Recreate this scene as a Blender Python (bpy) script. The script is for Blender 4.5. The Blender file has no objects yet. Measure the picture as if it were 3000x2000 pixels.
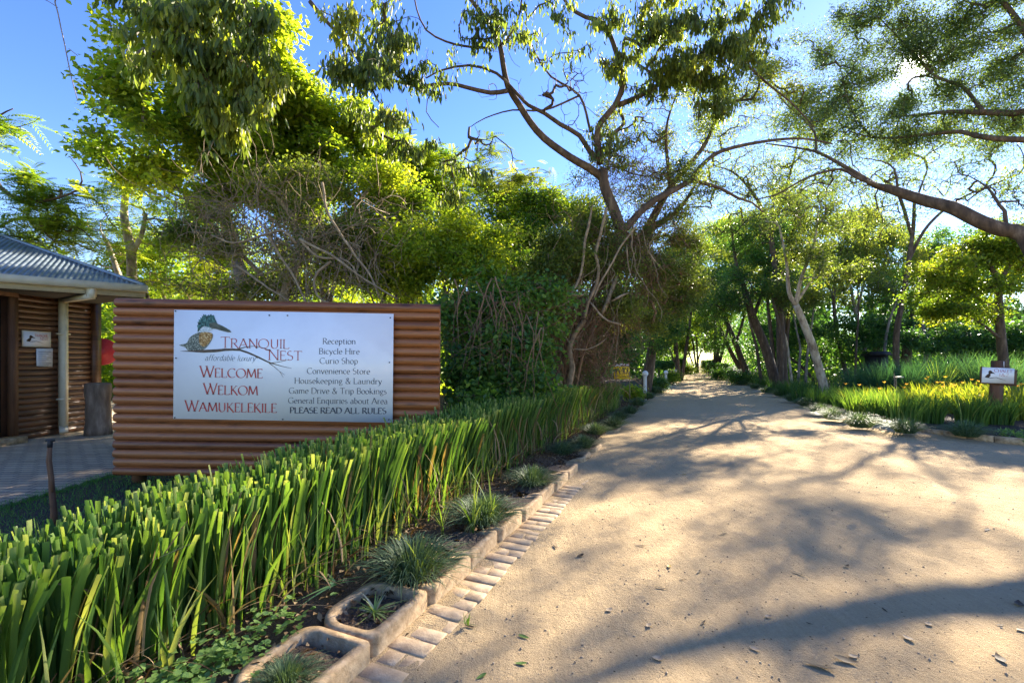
import bpy, math, random
import numpy as np
from mathutils import Vector

# ------------------------------------------------------------------ camera, sky, sun, exposure
R = math.radians
rng = np.random.default_rng(7)
random.seed(7)
sc = bpy.context.scene
F, H, HY = 1333.0, 1.45, 1058.0          # focal length, eye height, horizon row (in the photo's 3000 px frame)
cam = bpy.data.objects.new('camera', bpy.data.cameras.new('camera'))
sc.collection.objects.link(cam)
cam.location = (0, 0, H)
cam.rotation_euler = (R(90), 0, 0)
cam.data.sensor_width = 36.0
cam.data.lens = F / 3000 * 36
cam.data.shift_y = (HY - 1000) / 3000
cam.data.clip_start = 0.05
cam.data.clip_end = 1500
sc.camera = cam

SUN = Vector((1180, 1333, 868)).normalized()
SUN_EL = math.asin(SUN.z)
SUN_AZ = math.atan2(SUN.x, SUN.y)
sl = bpy.data.lights.new('sun', 'SUN')
sl.energy = 5.0
sl.angle = R(0.55)
sl.color = (1.0, 0.90, 0.74)
so = bpy.data.objects.new('sun', sl)
sc.collection.objects.link(so)
so.rotation_euler = (-SUN).to_track_quat('-Z', 'Y').to_euler()
so.location = (60, 60, 60)

w = bpy.data.worlds.new('World')
sc.world = w
w.use_nodes = True
w.cycles.sampling_method = 'MANUAL'; w.cycles.sample_map_resolution = 2048
nt = w.node_tree
bg = nt.nodes['Background']
sky = nt.nodes.new('ShaderNodeTexSky')
sky.sky_type = 'NISHITA'
sky.sun_disc = False
sky.sun_elevation = SUN_EL
sky.sun_rotation = SUN_AZ
sky.air_density = 1.0
sky.dust_density = 0.0
sky.ozone_density = 1.8
bg.inputs['Strength'].default_value = 0.074
# the sun's aureole belongs to the sky: it sits round the sun's direction
tc = nt.nodes.new('ShaderNodeTexCoord')
dt = nt.nodes.new('ShaderNodeVectorMath'); dt.operation = 'DOT_PRODUCT'
nt.links.new(tc.outputs['Generated'], dt.inputs[0])
dt.inputs[1].default_value = SUN
def wmath(op, a, b=None):
    n = nt.nodes.new('ShaderNodeMath'); n.operation = op
    for i, x in enumerate((a, b)):
        if x is None: continue
        if isinstance(x, (int, float)): n.inputs[i].default_value = x
        else: nt.links.new(x, n.inputs[i])
    return n.outputs[0]
d = wmath('MAXIMUM', dt.outputs['Value'], 0.0)
g = wmath('ADD', wmath('MULTIPLY', wmath('POWER', d, 40.0), .6), wmath('MULTIPLY', wmath('POWER', d, 6.0), .35))
g = wmath('ADD', g, wmath('MULTIPLY', wmath('POWER', d, 900.0), 2.0))
g = wmath('ADD', g, wmath('MULTIPLY', wmath('POWER', d, 14000.0), 70.0))
ad = nt.nodes.new('ShaderNodeMix'); ad.data_type = 'RGBA'; ad.blend_type = 'ADD'
ad.inputs[0].default_value = 1.0
cg = nt.nodes.new('ShaderNodeCombineColor')
for i, k in enumerate((1.0, 0.93, 0.80)):
    nt.links.new(wmath('MULTIPLY', g, k), cg.inputs[i])
hsv = nt.nodes.new('ShaderNodeHueSaturation'); hsv.inputs['Saturation'].default_value = 1.28; hsv.inputs['Hue'].default_value = .522
nt.links.new(sky.outputs[0], hsv.inputs['Color'])
nt.links.new(hsv.outputs[0], ad.inputs[6])
nt.links.new(cg.outputs[0], ad.inputs[7])
nt.links.new(ad.outputs[2], bg.inputs['Color'])

sc.view_settings.view_transform = 'Standard'
sc.view_settings.look = 'None'
sc.view_settings.gamma = 1.0
sc.view_settings.exposure = 2.42
sc.cycles.max_bounces = 9
sc.cycles.diffuse_bounces = 6
sc.cycles.transmission_bounces = 5
sc.cycles.glossy_bounces = 2
sc.cycles.transparent_max_bounces = 4
sc.cycles.use_denoising = True
sc.cycles.denoising_prefilter = 'NONE'
sc.cycles.sample_clamp_indirect = 6.0

# ------------------------------------------------------------------ places
def at(px, py, Y):                        # a point of the place seen at (px, py) of the photo, Y metres ahead
    return Vector(((px - 1500) / F * Y, Y, H - (py - HY) / F * Y))
def D(x, y, Y): return at(x * 1.2755, y * 1.2755, Y)
def Z5(x, y, Y): return at(1300 + .3827 * x, 600 + .3827 * y, Y)
def Z2(x, y, Y): return at(800 + .4677 * x, .4677 * y, Y)
def Z3(x, y, Y): return at(1900 + .4677 * x, .4677 * y, Y)
def Z6(x, y, Y): return at(1900 + .4677 * x, 600 + .4677 * y, Y)
def ZG(x, y, Y): return at(2400 + .2551 * x, 950 + .2551 * y, Y)
CU, SU = 0.926, 0.378                     # the road runs along (SU, CU)
def uv(u, v, z=0.0): return Vector((SU * u + CU * v, CU * u - SU * v, z))

# ------------------------------------------------------------------ geometry collector
ORIG = {}
class G:
    def __init__(s): s.v = []; s.f = []; s.t = []; s.n = 0
    def add(s, V, Fc, t=0.5):
        V = np.asarray(V, dtype=np.float64).reshape(-1, 3)
        if len(V) == 0: return s
        for a in (Fc if isinstance(Fc, list) and len(Fc) and isinstance(Fc[0], np.ndarray) else [np.asarray(Fc)]):
            s.f.append(a.astype(np.int64) + s.n)
        s.v.append(V)
        s.t.append(np.broadcast_to(np.asarray(t, dtype=np.float64), (len(V),)))
        s.n += len(V)
        return s
    def poly(s, pts):                     # one flat n-gon
        return s.add([tuple(p) for p in pts], np.arange(len(pts))[None, :])
    def prism(s, pts, off):               # an n-gon pushed along off, closed
        n = len(pts); P = np.array([tuple(p) for p in pts]); o = np.array(tuple(off))
        i = np.arange(n); j = (i + 1) % n
        return s.add(np.vstack([P, P + o]), [i[::-1][None, :], (i + n)[None, :], np.stack([i, j, j + n, i + n], 1)])
    def box(s, lo, hi, ax=None, o=None):
        c = np.array([[x, y, z] for x in (lo[0], hi[0]) for y in (lo[1], hi[1]) for z in (lo[2], hi[2])], float)
        if ax is not None: c = np.array(tuple(o)) + c @ np.array([tuple(a) for a in ax])
        return s.add(c, np.array([[0, 1, 3, 2], [4, 6, 7, 5], [0, 4, 5, 1], [2, 3, 7, 6], [0, 2, 6, 4], [1, 5, 7, 3]]))
    def tube(s, pts, rad, k=8, cap=True, t=0.5):
        P = np.array([tuple(p) for p in pts], float); n = len(P)
        r = np.broadcast_to(np.asarray(rad, float), (n,))
        T = np.gradient(P, axis=0); T /= np.linalg.norm(T, axis=1)[:, None] + 1e-9
        u = np.cross(T[0], (0, 0, 1.0)); 
        if np.linalg.norm(u) < .05: u = np.cross(T[0], (1.0, 0, 0))
        u /= np.linalg.norm(u)
        a = np.arange(k) * 2 * math.pi / k; V = []
        for i in range(n):
            u = u - T[i] * (u @ T[i]); u /= np.linalg.norm(u) + 1e-9; b = np.cross(T[i], u)
            V.append(P[i] + r[i] * (np.cos(a)[:, None] * u + np.sin(a)[:, None] * b))
        V = np.vstack(V); i = np.arange(n - 1)[:, None] * k; j = np.arange(k)[None, :]; j2 = (j + 1) % k
        q = np.stack([i + j, i + j2, i + k + j2, i + k + j], 2).reshape(-1, 4)
        fs = [q]
        if cap: fs += [np.arange(k)[::-1][None, :], (np.arange(k) + (n - 1) * k)[None, :]]
        return s.add(V, fs, t)
    def frusta(s, A, B, ra, rb, k=4, t=0.5):
        A = np.asarray(A); B = np.asarray(B); n = len(A)
        if n == 0: return s
        d = B - A; d /= np.linalg.norm(d, axis=1)[:, None] + 1e-9
        u = np.cross(d, np.array([.3, .2, 1.0])); u /= np.linalg.norm(u, axis=1)[:, None] + 1e-9; b = np.cross(d, u)
        a = np.arange(k) * 2 * math.pi / k; c, si = np.cos(a)[None, :, None], np.sin(a)[None, :, None]
        ring = c * u[:, None] + si * b[:, None]
        V = np.concatenate([A[:, None] + ring * np.asarray(ra)[:, None, None], B[:, None] + ring * np.asarray(rb)[:, None, None]], 1)
        j = np.arange(k); j2 = (j + 1) % k
        q = np.stack([j, j2, k + j2, k + j], 1)[None] + (np.arange(n) * 2 * k)[:, None, None]
        tt = np.broadcast_to(np.asarray(t, float), (n,))
        return s.add(V.reshape(-1, 3), q.reshape(-1, 4), np.repeat(tt, 2 * k))
    def lathe(s, prof, o=(0, 0, 0), k=20):
        a = np.arange(k) * 2 * math.pi / k
        V = np.array([[r * math.cos(x), r * math.sin(x), z] for r, z in prof for x in a]) + np.array(tuple(o))
        n = len(prof); i = np.arange(n - 1)[:, None] * k; j = np.arange(k)[None]; j2 = (j + 1) % k
        return s.add(V, [np.stack([i + j, i + j2, i + k + j2, i + k + j], 2).reshape(-1, 4), np.arange(k)[::-1][None], (np.arange(k) + (n - 1) * k)[None]])
    def grid(s, P):                       # P: (a, b, 3)
        a, b = P.shape[:2]; i = np.arange(a - 1)[:, None] * b; j = np.arange(b - 1)[None]
        return s.add(P.reshape(-1, 3), np.stack([i + j, i + b + j, i + b + j + 1, i + j + 1], 2).reshape(-1, 4))
    def build(s, name, mat, parent=None, smooth=False, origin=None):
        V = np.vstack(s.v) if s.v else np.zeros((0, 3))
        o = np.array(tuple(ORIG[parent.name])) if parent is not None else np.array(origin if origin is not None else (0, 0, 0), float)
        V = V - o
        me = bpy.data.meshes.new(name)
        me.vertices.add(len(V)); me.vertices.foreach_set('co', V.astype(np.float32).ravel())
        L = np.concatenate([f.ravel() for f in s.f]); cnt = np.concatenate([np.full(len(f), f.shape[1]) for f in s.f])
        me.loops.add(len(L)); me.loops.foreach_set('vertex_index', L.astype(np.int32))
        me.polygons.add(len(cnt)); me.polygons.foreach_set('loop_start', (np.cumsum(cnt) - cnt).astype(np.int32))
        if smooth: me.polygons.foreach_set('use_smooth', np.ones(len(cnt), dtype=bool))
        at_ = me.attributes.new('tint', 'FLOAT', 'POINT'); at_.data.foreach_set('value', np.concatenate(s.t).astype(np.float32))
        me.update(calc_edges=True); me.validate()
        me.materials.append(mat)
        ob = bpy.data.objects.new(name, me); sc.collection.objects.link(ob)
        if parent is not None: ob.parent = parent; ORIG[ob.name] = o
        else: ob.location = o; ORIG[ob.name] = o
        return ob

def tag(o, label, cat, group=None, kind=None):
    o['label'] = label; o['category'] = cat
    if group: o['group'] = group
    if kind: o['kind'] = kind
    return o
def thing(name, label, cat, loc, group=None):
    o = bpy.data.objects.new(name, None); sc.collection.objects.link(o)
    o.location = loc; o.empty_display_size = .1; ORIG[o.name] = np.array(tuple(loc))
    return tag(o, label, cat, group)
def struct(o): o['kind'] = 'structure'; return o
def dup(root, loc, rz, scale=1.0, label=None, group=None):
    def cp(o, par):
        c = o.copy(); sc.collection.objects.link(c); c.parent = par
        for ch in [x for x in sc.objects if x.parent is o and x is not c]: cp(ch, c)
        return c
    r = cp(root, None); r.location = loc; r.rotation_euler = (0, 0, rz); r.scale = (scale,) * 3
    if label: r['label'] = label
    if group: r['group'] = group
    return r

# ------------------------------------------------------------------ materials
def nodes(name):
    m = bpy.data.materials.new(name); m.use_nodes = True
    t = m.node_tree; return m, t, t.nodes['Principled BSDF']
def N(t, kind, **kw):
    n = t.nodes.new(kind)
    for k, v in kw.items():
        if k in n.inputs: n.inputs[k].default_value = v
        else: setattr(n, k, v)
    return n
def ramp(t, src, stops):
    n = t.nodes.new('ShaderNodeValToRGB'); e = n.color_ramp.elements
    e[0].position, e[0].color = stops[0][0], (*stops[0][1], 1)
    e[1].position, e[1].color = stops[-1][0], (*stops[-1][1], 1)
    for p, c in stops[1:-1]: x = e.new(p); x.color = (*c, 1)
    t.links.new(src, n.inputs[0]); return n.outputs[0]
def objco(t, scale=(1, 1, 1)):
    c = N(t, 'ShaderNodeTexCoord'); m = N(t, 'ShaderNodeMapping'); m.inputs['Scale'].default_value = scale
    t.links.new(c.outputs['Object'], m.inputs[0]); return m.outputs[0]
def noise(t, co, scale, detail=4, rough=.6, dist=0.0):
    n = N(t, 'ShaderNodeTexNoise', Scale=scale, Detail=detail, Roughness=rough, Distortion=dist)
    t.links.new(co, n.inputs['Vector']); return n.outputs['Fac']
def mixc(t, fac, a, b, blend='MIX'):
    n = N(t, 'ShaderNodeMix', data_type='RGBA', blend_type=blend)
    for i, x in ((0, fac), (6, a), (7, b)):
        if isinstance(x, (int, float)): n.inputs[i].default_value = x
        elif isinstance(x, tuple): n.inputs[i].default_value = (*x, 1)
        else: t.links.new(x, n.inputs[i])
    return n.outputs[2]
def bump(t, h, strength, dist=.02):
    b = N(t, 'ShaderNodeBump', Strength=strength, Distance=dist); t.links.new(h, b.inputs['Height']); return b.outputs[0]
def plain(name, stops, scale=8, rough=.7, bmp=.2, stretch=(1, 1, 1), spec=.3, metal=0.0, detail=5):
    m, t, p = nodes(name); n = noise(t, objco(t, stretch), scale, detail)
    t.links.new(ramp(t, n, stops), p.inputs['Base Color'])
    p.inputs['Roughness'].default_value = rough; p.inputs['Specular IOR Level'].default_value = spec; p.inputs['Metallic'].default_value = metal
    if bmp: t.links.new(bump(t, n, bmp), p.inputs['Normal'])
    return m
def leafmat(name, stops, trans=.45, gain=1.5, rough=.45, spec=.35, up=1.6):
    stops = [(a, tuple(min(.5, x * up) for x in c)) for a, c in stops]
    m, t, p = nodes(name)
    a = N(t, 'ShaderNodeAttribute', attribute_name='tint')
    c = ramp(t, a.outputs['Fac'], stops)
    t.links.new(c, p.inputs['Base Color']); p.inputs['Roughness'].default_value = rough; p.inputs['Specular IOR Level'].default_value = spec
    tr = N(t, 'ShaderNodeBsdfTranslucent')
    t.links.new(mixc(t, 1.0, c, (gain * 1.05, gain, gain * .35), 'MULTIPLY'), tr.inputs['Color'])
    mx = N(t, 'ShaderNodeMixShader'); mx.inputs[0].default_value = trans
    t.links.new(p.outputs[0], mx.inputs[1]); t.links.new(tr.outputs[0], mx.inputs[2])
    t.links.new(mx.outputs[0], t.nodes['Material Output'].inputs['Surface'])
    return m

M = {}
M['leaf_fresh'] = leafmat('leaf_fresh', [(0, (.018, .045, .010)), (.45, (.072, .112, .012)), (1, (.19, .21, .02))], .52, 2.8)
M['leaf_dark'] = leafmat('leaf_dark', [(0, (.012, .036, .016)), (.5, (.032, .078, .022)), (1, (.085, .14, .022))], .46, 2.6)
M['leaf_olive'] = leafmat('leaf_olive', [(0, (.028, .042, .016)), (.5, (.062, .088, .022)), (1, (.16, .17, .03))], .48, 2.5)
M['leaf_fine'] = leafmat('leaf_fine', [(0, (.025, .045, .022)), (.5, (.05, .08, .03)), (1, (.12, .15, .03))], .45, 2.2)
M['leaf_gold'] = leafmat('leaf_gold', [(0, (.035, .07, .012)), (.5, (.085, .13, .016)), (1, (.20, .20, .02))], .52, 2.0)
M['strap'] = leafmat('strap', [(0, (.20, .13, .06)), (.1, (.16, .12, .05)), (.12, (.022, .058, .018)), (.5, (.06, .125, .028)), (.85, (.12, .19, .035)), (1, (.24, .27, .09))], .42, 1.8, .48, .28, 1.2)
M['strap_blue'] = leafmat('strap_blue', [(0, (.016, .05, .028)), (.5, (.035, .09, .05)), (1, (.10, .17, .06))], .4, 1.6, .45, .4)
M['mondo'] = leafmat('mondo', [(0, (.02, .04, .02)), (.5, (.06, .10, .05)), (1, (.13, .17, .075))], .3, 1.4, .55, .25)
M['lily'] = leafmat('lily', [(0, (.05, .085, .015)), (.4, (.11, .14, .018)), (.75, (.20, .17, .025)), (1, (.34, .15, .06))], .5, 1.8)
M['lawn'] = leafmat('lawn', [(0, (.035, .08, .022)), (.6, (.065, .15, .04)), (1, (.13, .22, .05))], .4, 2.0, .55, .25)
M['dead'] = leafmat('dead', [(0, (.07, .04, .02)), (.5, (.17, .10, .05)), (1, (.34, .25, .14))], .2, 1.0, .7, .2, 1.0)
M['clover'] = leafmat('clover', [(0, (.06, .12, .03)), (1, (.17, .25, .07))], .4, 1.5)
M['variegated'] = leafmat('variegated', [(0, (.10, .16, .04)), (.6, (.26, .30, .09)), (1, (.45, .43, .22))], .35, 1.4)
M['bark'] = plain('bark', [(.3, (.040, .028, .020)), (.55, (.10, .068, .045)), (.75, (.20, .15, .105))], 9, .85, .6, (1, 1, .3))
M['bark_grey'] = plain('bark_grey', [(.3, (.07, .058, .05)), (.5, (.17, .145, .12)), (.75, (.34, .29, .23))], 8, .85, .6, (1, 1, .35))
M['bark_pale'] = plain('bark_pale', [(.35, (.17, .12, .08)), (.5, (.36, .29, .21)), (.7, (.55, .47, .36))], 7, .8, .5, (1, 1, .4))
M['bark_log'] = plain('bark_log', [(.3, (.10, .068, .045)), (.55, (.20, .145, .10)), (.75, (.34, .26, .19))], 9, .9, .7, (1, 1, .25))
M['vine'] = plain('vine', [(.3, (.13, .09, .055)), (.6, (.28, .21, .13)), (.8, (.40, .32, .22))], 12, .85, .3)
M['twig_brown'] = plain('twig_brown', [(.3, (.10, .058, .034)), (.6, (.22, .135, .08)), (.8, (.32, .21, .13))], 12, .9, .2)
# ------------------------------------------------------------------ ground materials
def sand_mat():
    m, t, p = nodes('sand'); co = objco(t)
    big = noise(t, co, .55, 5, .6); mid = noise(t, co, 6, 6, .7); fine = noise(t, co, 85, 5, .8)
    c = ramp(t, big, [(.3, (.43, .295, .15)), (.5, (.53, .38, .20)), (.72, (.60, .455, .26))])
    wide = noise(t, co, .16, 4, .6, .6); c = mixc(t, .35, c, ramp(t, wide, [(.36, (.25, .165, .09)), (.62, (.56, .42, .26))]))
    c = mixc(t, .45, c, ramp(t, mid, [(.3, (.32, .21, .105)), (.7, (.57, .42, .255))]))
    c = mixc(t, .6, c, ramp(t, fine, [(.26, (.20, .14, .08)), (.40, (.45, .32, .17)), (.62, (.57, .425, .24)), (.76, (.80, .65, .43))]), 'MIX')
    v = N(t, 'ShaderNodeTexVoronoi', Scale=26); t.links.new(co, v.inputs['Vector'])
    dots = ramp(t, v.outputs['Distance'], [(.10, (.09, .06, .04)), (.16, (1, 1, 1))])
    wn = N(t, 'ShaderNodeTexWhiteNoise'); t.links.new(v.outputs['Position'], wn.inputs['Vector'])
    gate = ramp(t, wn.outputs['Value'], [(.72, (0, 0, 0)), (.73, (1, 1, 1))])
    c = mixc(t, gate, c, mixc(t, 1.0, c, dots, 'MULTIPLY'))
    # faint drag marks along the road
    s = N(t, 'ShaderNodeMapping'); s.inputs['Rotation'].default_value = (0, 0, R(22.2)); s.inputs['Scale'].default_value = (9, .6, 1)
    t.links.new(co, s.inputs[0]); st = noise(t, s.outputs[0], 3, 5, .7)
    c = mixc(t, .13, c, ramp(t, st, [(.38, (.25, .17, .09)), (.6, (.55, .41, .26))]))
    t.links.new(c, p.inputs['Base Color'])
    p.inputs['Roughness'].default_value = .97; p.inputs['Specular IOR Level'].default_value = .06
    a = N(t, 'ShaderNodeMath', operation='MULTIPLY'); t.links.new(fine, a.inputs[0]); a.inputs[1].default_value = .35
    b = N(t, 'ShaderNodeMath', operation='MULTIPLY_ADD'); t.links.new(mid, b.inputs[0]); b.inputs[1].default_value = .8; t.links.new(a.outputs[0], b.inputs[2])
    e = N(t, 'ShaderNodeMath', operation='MULTIPLY_ADD'); t.links.new(st, e.inputs[0]); e.inputs[1].default_value = .18; t.links.new(b.outputs[0], e.inputs[2])
    t.links.new(bump(t, e.outputs[0], 1.0, .04), p.inputs['Normal'])
    return m
M['sand'] = sand_mat()
def soil_mat():
    m, t, p = nodes('soil'); co = objco(t)
    a = noise(t, co, 1.3, 5); b = noise(t, co, 45, 4, .8)
    c = mixc(t, .6, ramp(t, a, [(.3, (.035, .024, .016)), (.7, (.10, .07, .045))]), ramp(t, b, [(.35, (.02, .014, .01)), (.55, (.09, .06, .04)), (.75, (.22, .16, .11))]))
    t.links.new(c, p.inputs['Base Color']); p.inputs['Roughness'].default_value = .95
    t.links.new(bump(t, b, .8, .03), p.inputs['Normal']); return m
M['soil'] = soil_mat()
def floor_mat():
    m, t, p = nodes('forest_floor'); co = objco(t)
    a = noise(t, co, .35, 6, .65); b = noise(t, co, 14, 4, .8)
    c = mixc(t, .45, ramp(t, a, [(.35, (.05, .04, .022)), (.5, (.05, .07, .022)), (.7, (.09, .12, .03))]), ramp(t, b, [(.35, (.02, .02, .012)), (.7, (.13, .12, .05))]))
    t.links.new(c, p.inputs['Base Color']); p.inputs['Roughness'].default_value = .95
    t.links.new(bump(t, b, .8, .05), p.inputs['Normal']); return m
M['floor'] = floor_mat()
def paving_mat():
    m, t, p = nodes('paving'); co = objco(t)
    br = N(t, 'ShaderNodeTexBrick', Scale=1.0); t.links.new(co, br.inputs['Vector'])
    br.inputs['Brick Width'].default_value = .22; br.inputs['Row Height'].default_value = .11; br.inputs['Mortar Size'].default_value = .012
    br.inputs['Color1'].default_value = (.42, .28, .15, 1); br.inputs['Color2'].default_value = (.66, .47, .27, 1); br.inputs['Mortar'].default_value = (.05, .042, .03, 1)
    n = noise(t, co, 5, 5, .7); f = noise(t, co, 60, 3, .7)
    c = mixc(t, .3, br.outputs['Color'], ramp(t, n, [(.35, (.14, .11, .075)), (.65, (.40, .33, .24))]))
    c = mixc(t, .3, c, ramp(t, f, [(.3, (.16, .13, .10)), (.7, (.45, .40, .33))]))
    t.links.new(c, p.inputs['Base Color']); p.inputs['Roughness'].default_value = .9
    t.links.new(bump(t, br.outputs['Fac'], -.6, .012), p.inputs['Normal']); return m
M['paving'] = paving_mat()
M['concrete'] = plain('concrete', [(.3, (.24, .15, .075)), (.5, (.43, .29, .155)), (.72, (.58, .42, .25))], 17, .92, .5, detail=8)
M['brick'] = plain('brick', [(.3, (.31, .215, .125)), (.5, (.42, .30, .18)), (.72, (.52, .39, .25))], 14, .9, .5, detail=8)
M['pebble'] = plain('pebble', [(.3, (.22, .155, .095)), (.6, (.50, .38, .25))], 30, .8, .2)

# ------------------------------------------------------------------ ground sheets
def smooth(a, b, x):
    q = np.clip((x - a) / (b - a), 0, 1); return q * q * (3 - 2 * q)
def hills(x, y, s=1.0):                   # a cheap smooth bump field
    return (np.sin(x * 1.7 * s + 1.3) * np.cos(y * 1.3 * s + .4) + np.sin(x * .63 * s - y * .9 * s) + .5 * np.sin(3.1 * x * s + 2.3 * y * s)) / 2.5
g = G(); n = 60
xx, yy = np.meshgrid(np.linspace(-260, 320, n), np.linspace(-60, 420, n), indexing='ij')
g.grid(np.stack([xx, yy, np.full_like(xx, -.09)], 2))
struct(g.build('ground', M['floor']))

V0, V1 = -1.45, 4.05                      # left and right edges of the road across its line
us = np.concatenate([np.arange(-3, 8, .05), np.arange(8, 14, .1), np.arange(14, 40, .5), np.arange(40, 171, 5)])
g = G()
vs = np.concatenate([np.arange(-1.72, 4.6, .06), [4.6]])
uu, vv = np.meshgrid(us, vs, indexing='ij')
def road_z(u, v):
    z = .010 * hills(u * 1.1, v * 1.6) + .006 * hills(u * 4, v * 5)
    z = z + .028 * smooth(2.0, 2.42, v) * (1 - smooth(2.42, 2.72, v)) * (1 - smooth(10.2, 11.4, u))
    z = z - .045 * smooth(2.42, 2.85, v) * (1 - smooth(10.2, 11.4, u))
    z = z - .016 * (np.exp(-((v - .1) / .28) ** 2) + np.exp(-((v - 1.7) / .28) ** 2)) + .004 * hills(u * 9, v * 11)
    z = z + .017 * smooth(-.9, -1.45, v)
    return z
P = np.stack([SU * uu + CU * vv, CU * uu - SU * vv, road_z(uu, vv)], 2)
g.grid(P)
struct(g.build('road', M['sand'], smooth=True))
g = G()                                   # the track that joins from the right
us2 = np.arange(-3, 11.3, .1); vs2 = np.concatenate([np.arange(4.58, 12, .12), np.arange(12, 40, 1.0)])
uu, vv = np.meshgrid(us2, vs2, indexing='ij')
P = np.stack([SU * uu + CU * vv, CU * uu - SU * vv, road_z(uu, vv) - .002], 2)
g.grid(P)
struct(g.build('side_track', M['sand'], smooth=True))

def sheet(name, mat, pts, z, n=1):
    gg = G(); gg.prism([(x, y, z) for x, y in pts], (0, 0, -.3)); return struct(gg.build(name, mat))
def uvp(u, v): q = uv(u, v); return (q.x, q.y)
LBED = [uvp(-4, -1.84), uvp(170, -1.84), uvp(170, -2.95), uvp(8.5, -2.95), uvp(-4, -2.95)]
sheet('bed_soil', M['soil'], LBED[::-1], .075)
sheet('thicket_soil', M['soil'], [uvp(8.0, -2.96), (-.85, 5.9), (-4.6, 5.9), (-4.6, 30), uvp(170, -40), uvp(170, -2.96)], .05)
# lawn ground and paved yard by the hut
sheet('lawn_soil', M['soil'], [uvp(-4, -2.96), uvp(7.9, -2.96), (-.86, 5.88), (-4.95, 5.88), (-4.95, -3)], .03)
sheet('paved_yard', M['paving'], [(-4.96, -3), (-4.96, 16), (-30, 16), (-30, -3)], .06)
# right-hand bed with a rounded corner by the side track
corner = [uvp(11.95 - .02 * i, 4.12 + .05 * i) for i in range(1)]
arc = []
for i in range(9):
    a = i / 8 * math.pi / 2
    arc.append((12.35 - 1.65 * math.sin(a), 4.15 + 1.9 * (1 - math.cos(a))))
arc = arc[:-1] + [(10.62, 6.1), (10.45, 9), (10.4, 40)]
RB = [(170, 4.15), (12.9, 4.15)] + arc
RBED = [uvp(u, v) for u, v in RB] + [uvp(170, 60)]
sheet('garden_soil', M['soil'], RBED, .05)
g = G()                                   # low edging of the right bed
pl = [uv(u, v, .03) for u, v in RB]
pl = [pl[0] + (pl[1] - pl[0]) * k / 30 for k in range(30)] + pl[1:]
for a, b in zip(pl[:-1], pl[1:]):
    d_ = (b - a); L = d_.length; d_.normalize(); s_ = Vector((-d_.y, d_.x, 0))
    k = max(1, int(L / .5)) if L < 10 else 1
    for i in range(k):
        g.box((L * i / k + .004, -.05, -.1), (L * (i + 1) / k - .004, .03, .065), (d_, s_, Vector((0, 0, 1))), a)
struct(g.build('bed_edging', M['concrete']))

# brick strip beside the kerb blocks
g = G(); u = .2; i = 0
while u < 7.4:
    L = .112; dz = random.uniform(-.007, .003); dv = random.uniform(-.012, .012)
    z0 = .018 + dz - max(0, u - 5) * .014
    for (a, b) in ((V0 + .012, V0 + .118), (V0 + .126, V0 + .232)) if i % 3 == 2 else ((V0 + .012, V0 + .232),):
        o = uv(u, 0, 0); ax = (Vector((SU, CU, 0)), Vector((CU, -SU, 0)), Vector((0, 0, 1)))
        z1 = z0 + random.uniform(-.003, .003)
        V = [(0, a + dv, -.05), (L - .007, a + dv, -.05), (L - .007, b + dv, -.05), (0, b + dv, -.05)]
        c = .006
        top = [(c, a + dv + c, z1), (L - .007 - c, a + dv + c, z1), (L - .007 - c, b + dv - c, z1), (c, b + dv - c, z1)]
        mid = [(x, y, z1 - c) for x, y, z in V]
        W = np.array(V + mid + top) @ np.array([tuple(q) for q in ax]) + np.array(tuple(o))
        k4 = np.arange(4); n4 = (k4 + 1) % 4
        g.add(W, [np.stack([k4, n4, n4 + 4, k4 + 4], 1), np.stack([k4 + 4, n4 + 4, n4 + 8, k4 + 8], 1), np.array([[8, 9, 10, 11]])])
    u += L; i += 1
struct(g.build('brick_edging', M['brick']))

# ------------------------------------------------------------------ concrete kerb blocks, hollow, planted
def kerb_block(length=.495, depth=.40, h=.125, low=False):
    gg = G()
    def outline(L, Dp, r, off):
        pts = []
        for cx, cy, rr, a0 in ((L - .02 - off, off, .02, -90), (L - off - r * .5, Dp - off - r * .5, r * .5, 0), (off + r, Dp - off - r, r, 90), (off + .05, off + .05, .05, 180)):
            cx = min(max(cx, off + rr), L - off - rr) if cx > off else cx
            for k in range(7):
                a = R(a0 + 90 * k / 6)
                pts.append((cx + rr * math.cos(a), (cy if a0 != -90 else off + rr) + rr * math.sin(a)))
        return pts
    o = np.array(outline(length, depth, .17, 0)); q = np.array(outline(length, depth, .13, .05)); n_ = len(o)
    rings = [(o, -.1), (o, h - .012), (o * .985 + .0075 * np.array([length / .46, depth / .4]), h), (q, h), (q, -.05)]
    V = np.vstack([np.column_stack([r_, np.full(n_, z)]) for r_, z in rings])
    i_ = np.arange(n_); j_ = (i_ + 1) % n_
    fs = [np.stack([i_ + a * n_, j_ + a * n_, j_ + (a + 1) * n_, i_ + (a + 1) * n_], 1) for a in range(4)]
    fs.append((i_ + 4 * n_)[::-1][None])
    if low: V[:, 2] -= np.where(V[:, 1] > .1, .055, 0) * (V[:, 2] > 0)
    # local: x along the road, y away from the road -> world axes
    W = np.column_stack([SU * V[:, 0] - CU * V[:, 1], CU * V[:, 0] + SU * V[:, 1], V[:, 2]])
    gg.add(W, fs); return gg
soilpad = [(x, y) for x, y in ((.05, .05), (.41, .05), (.40, .33), (.15, .34), (.06, .22))]
kb = kerb_block().build('kerb_block', M['concrete']); kb2 = kerb_block(low=True).build('kerb_block', M['concrete'])
words = ['holding a small grey-green grass clump, nearest to the lower edge', 'holding a pale striped spider plant', 'beside a big mounded grass tuft, third from the front',
         'fourth from the front, beside bright upright shoots', 'behind the bright upright shoots, fifth from the front', 'sixth from the front, under grey-green tufts',
         'with the second tuft row, seventh from the front', 'last of the unbroken near row', 'lone and partly buried in sand', 'beyond the lone buried block', 'under the far pale tufts', 'near the caution sign']
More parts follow.
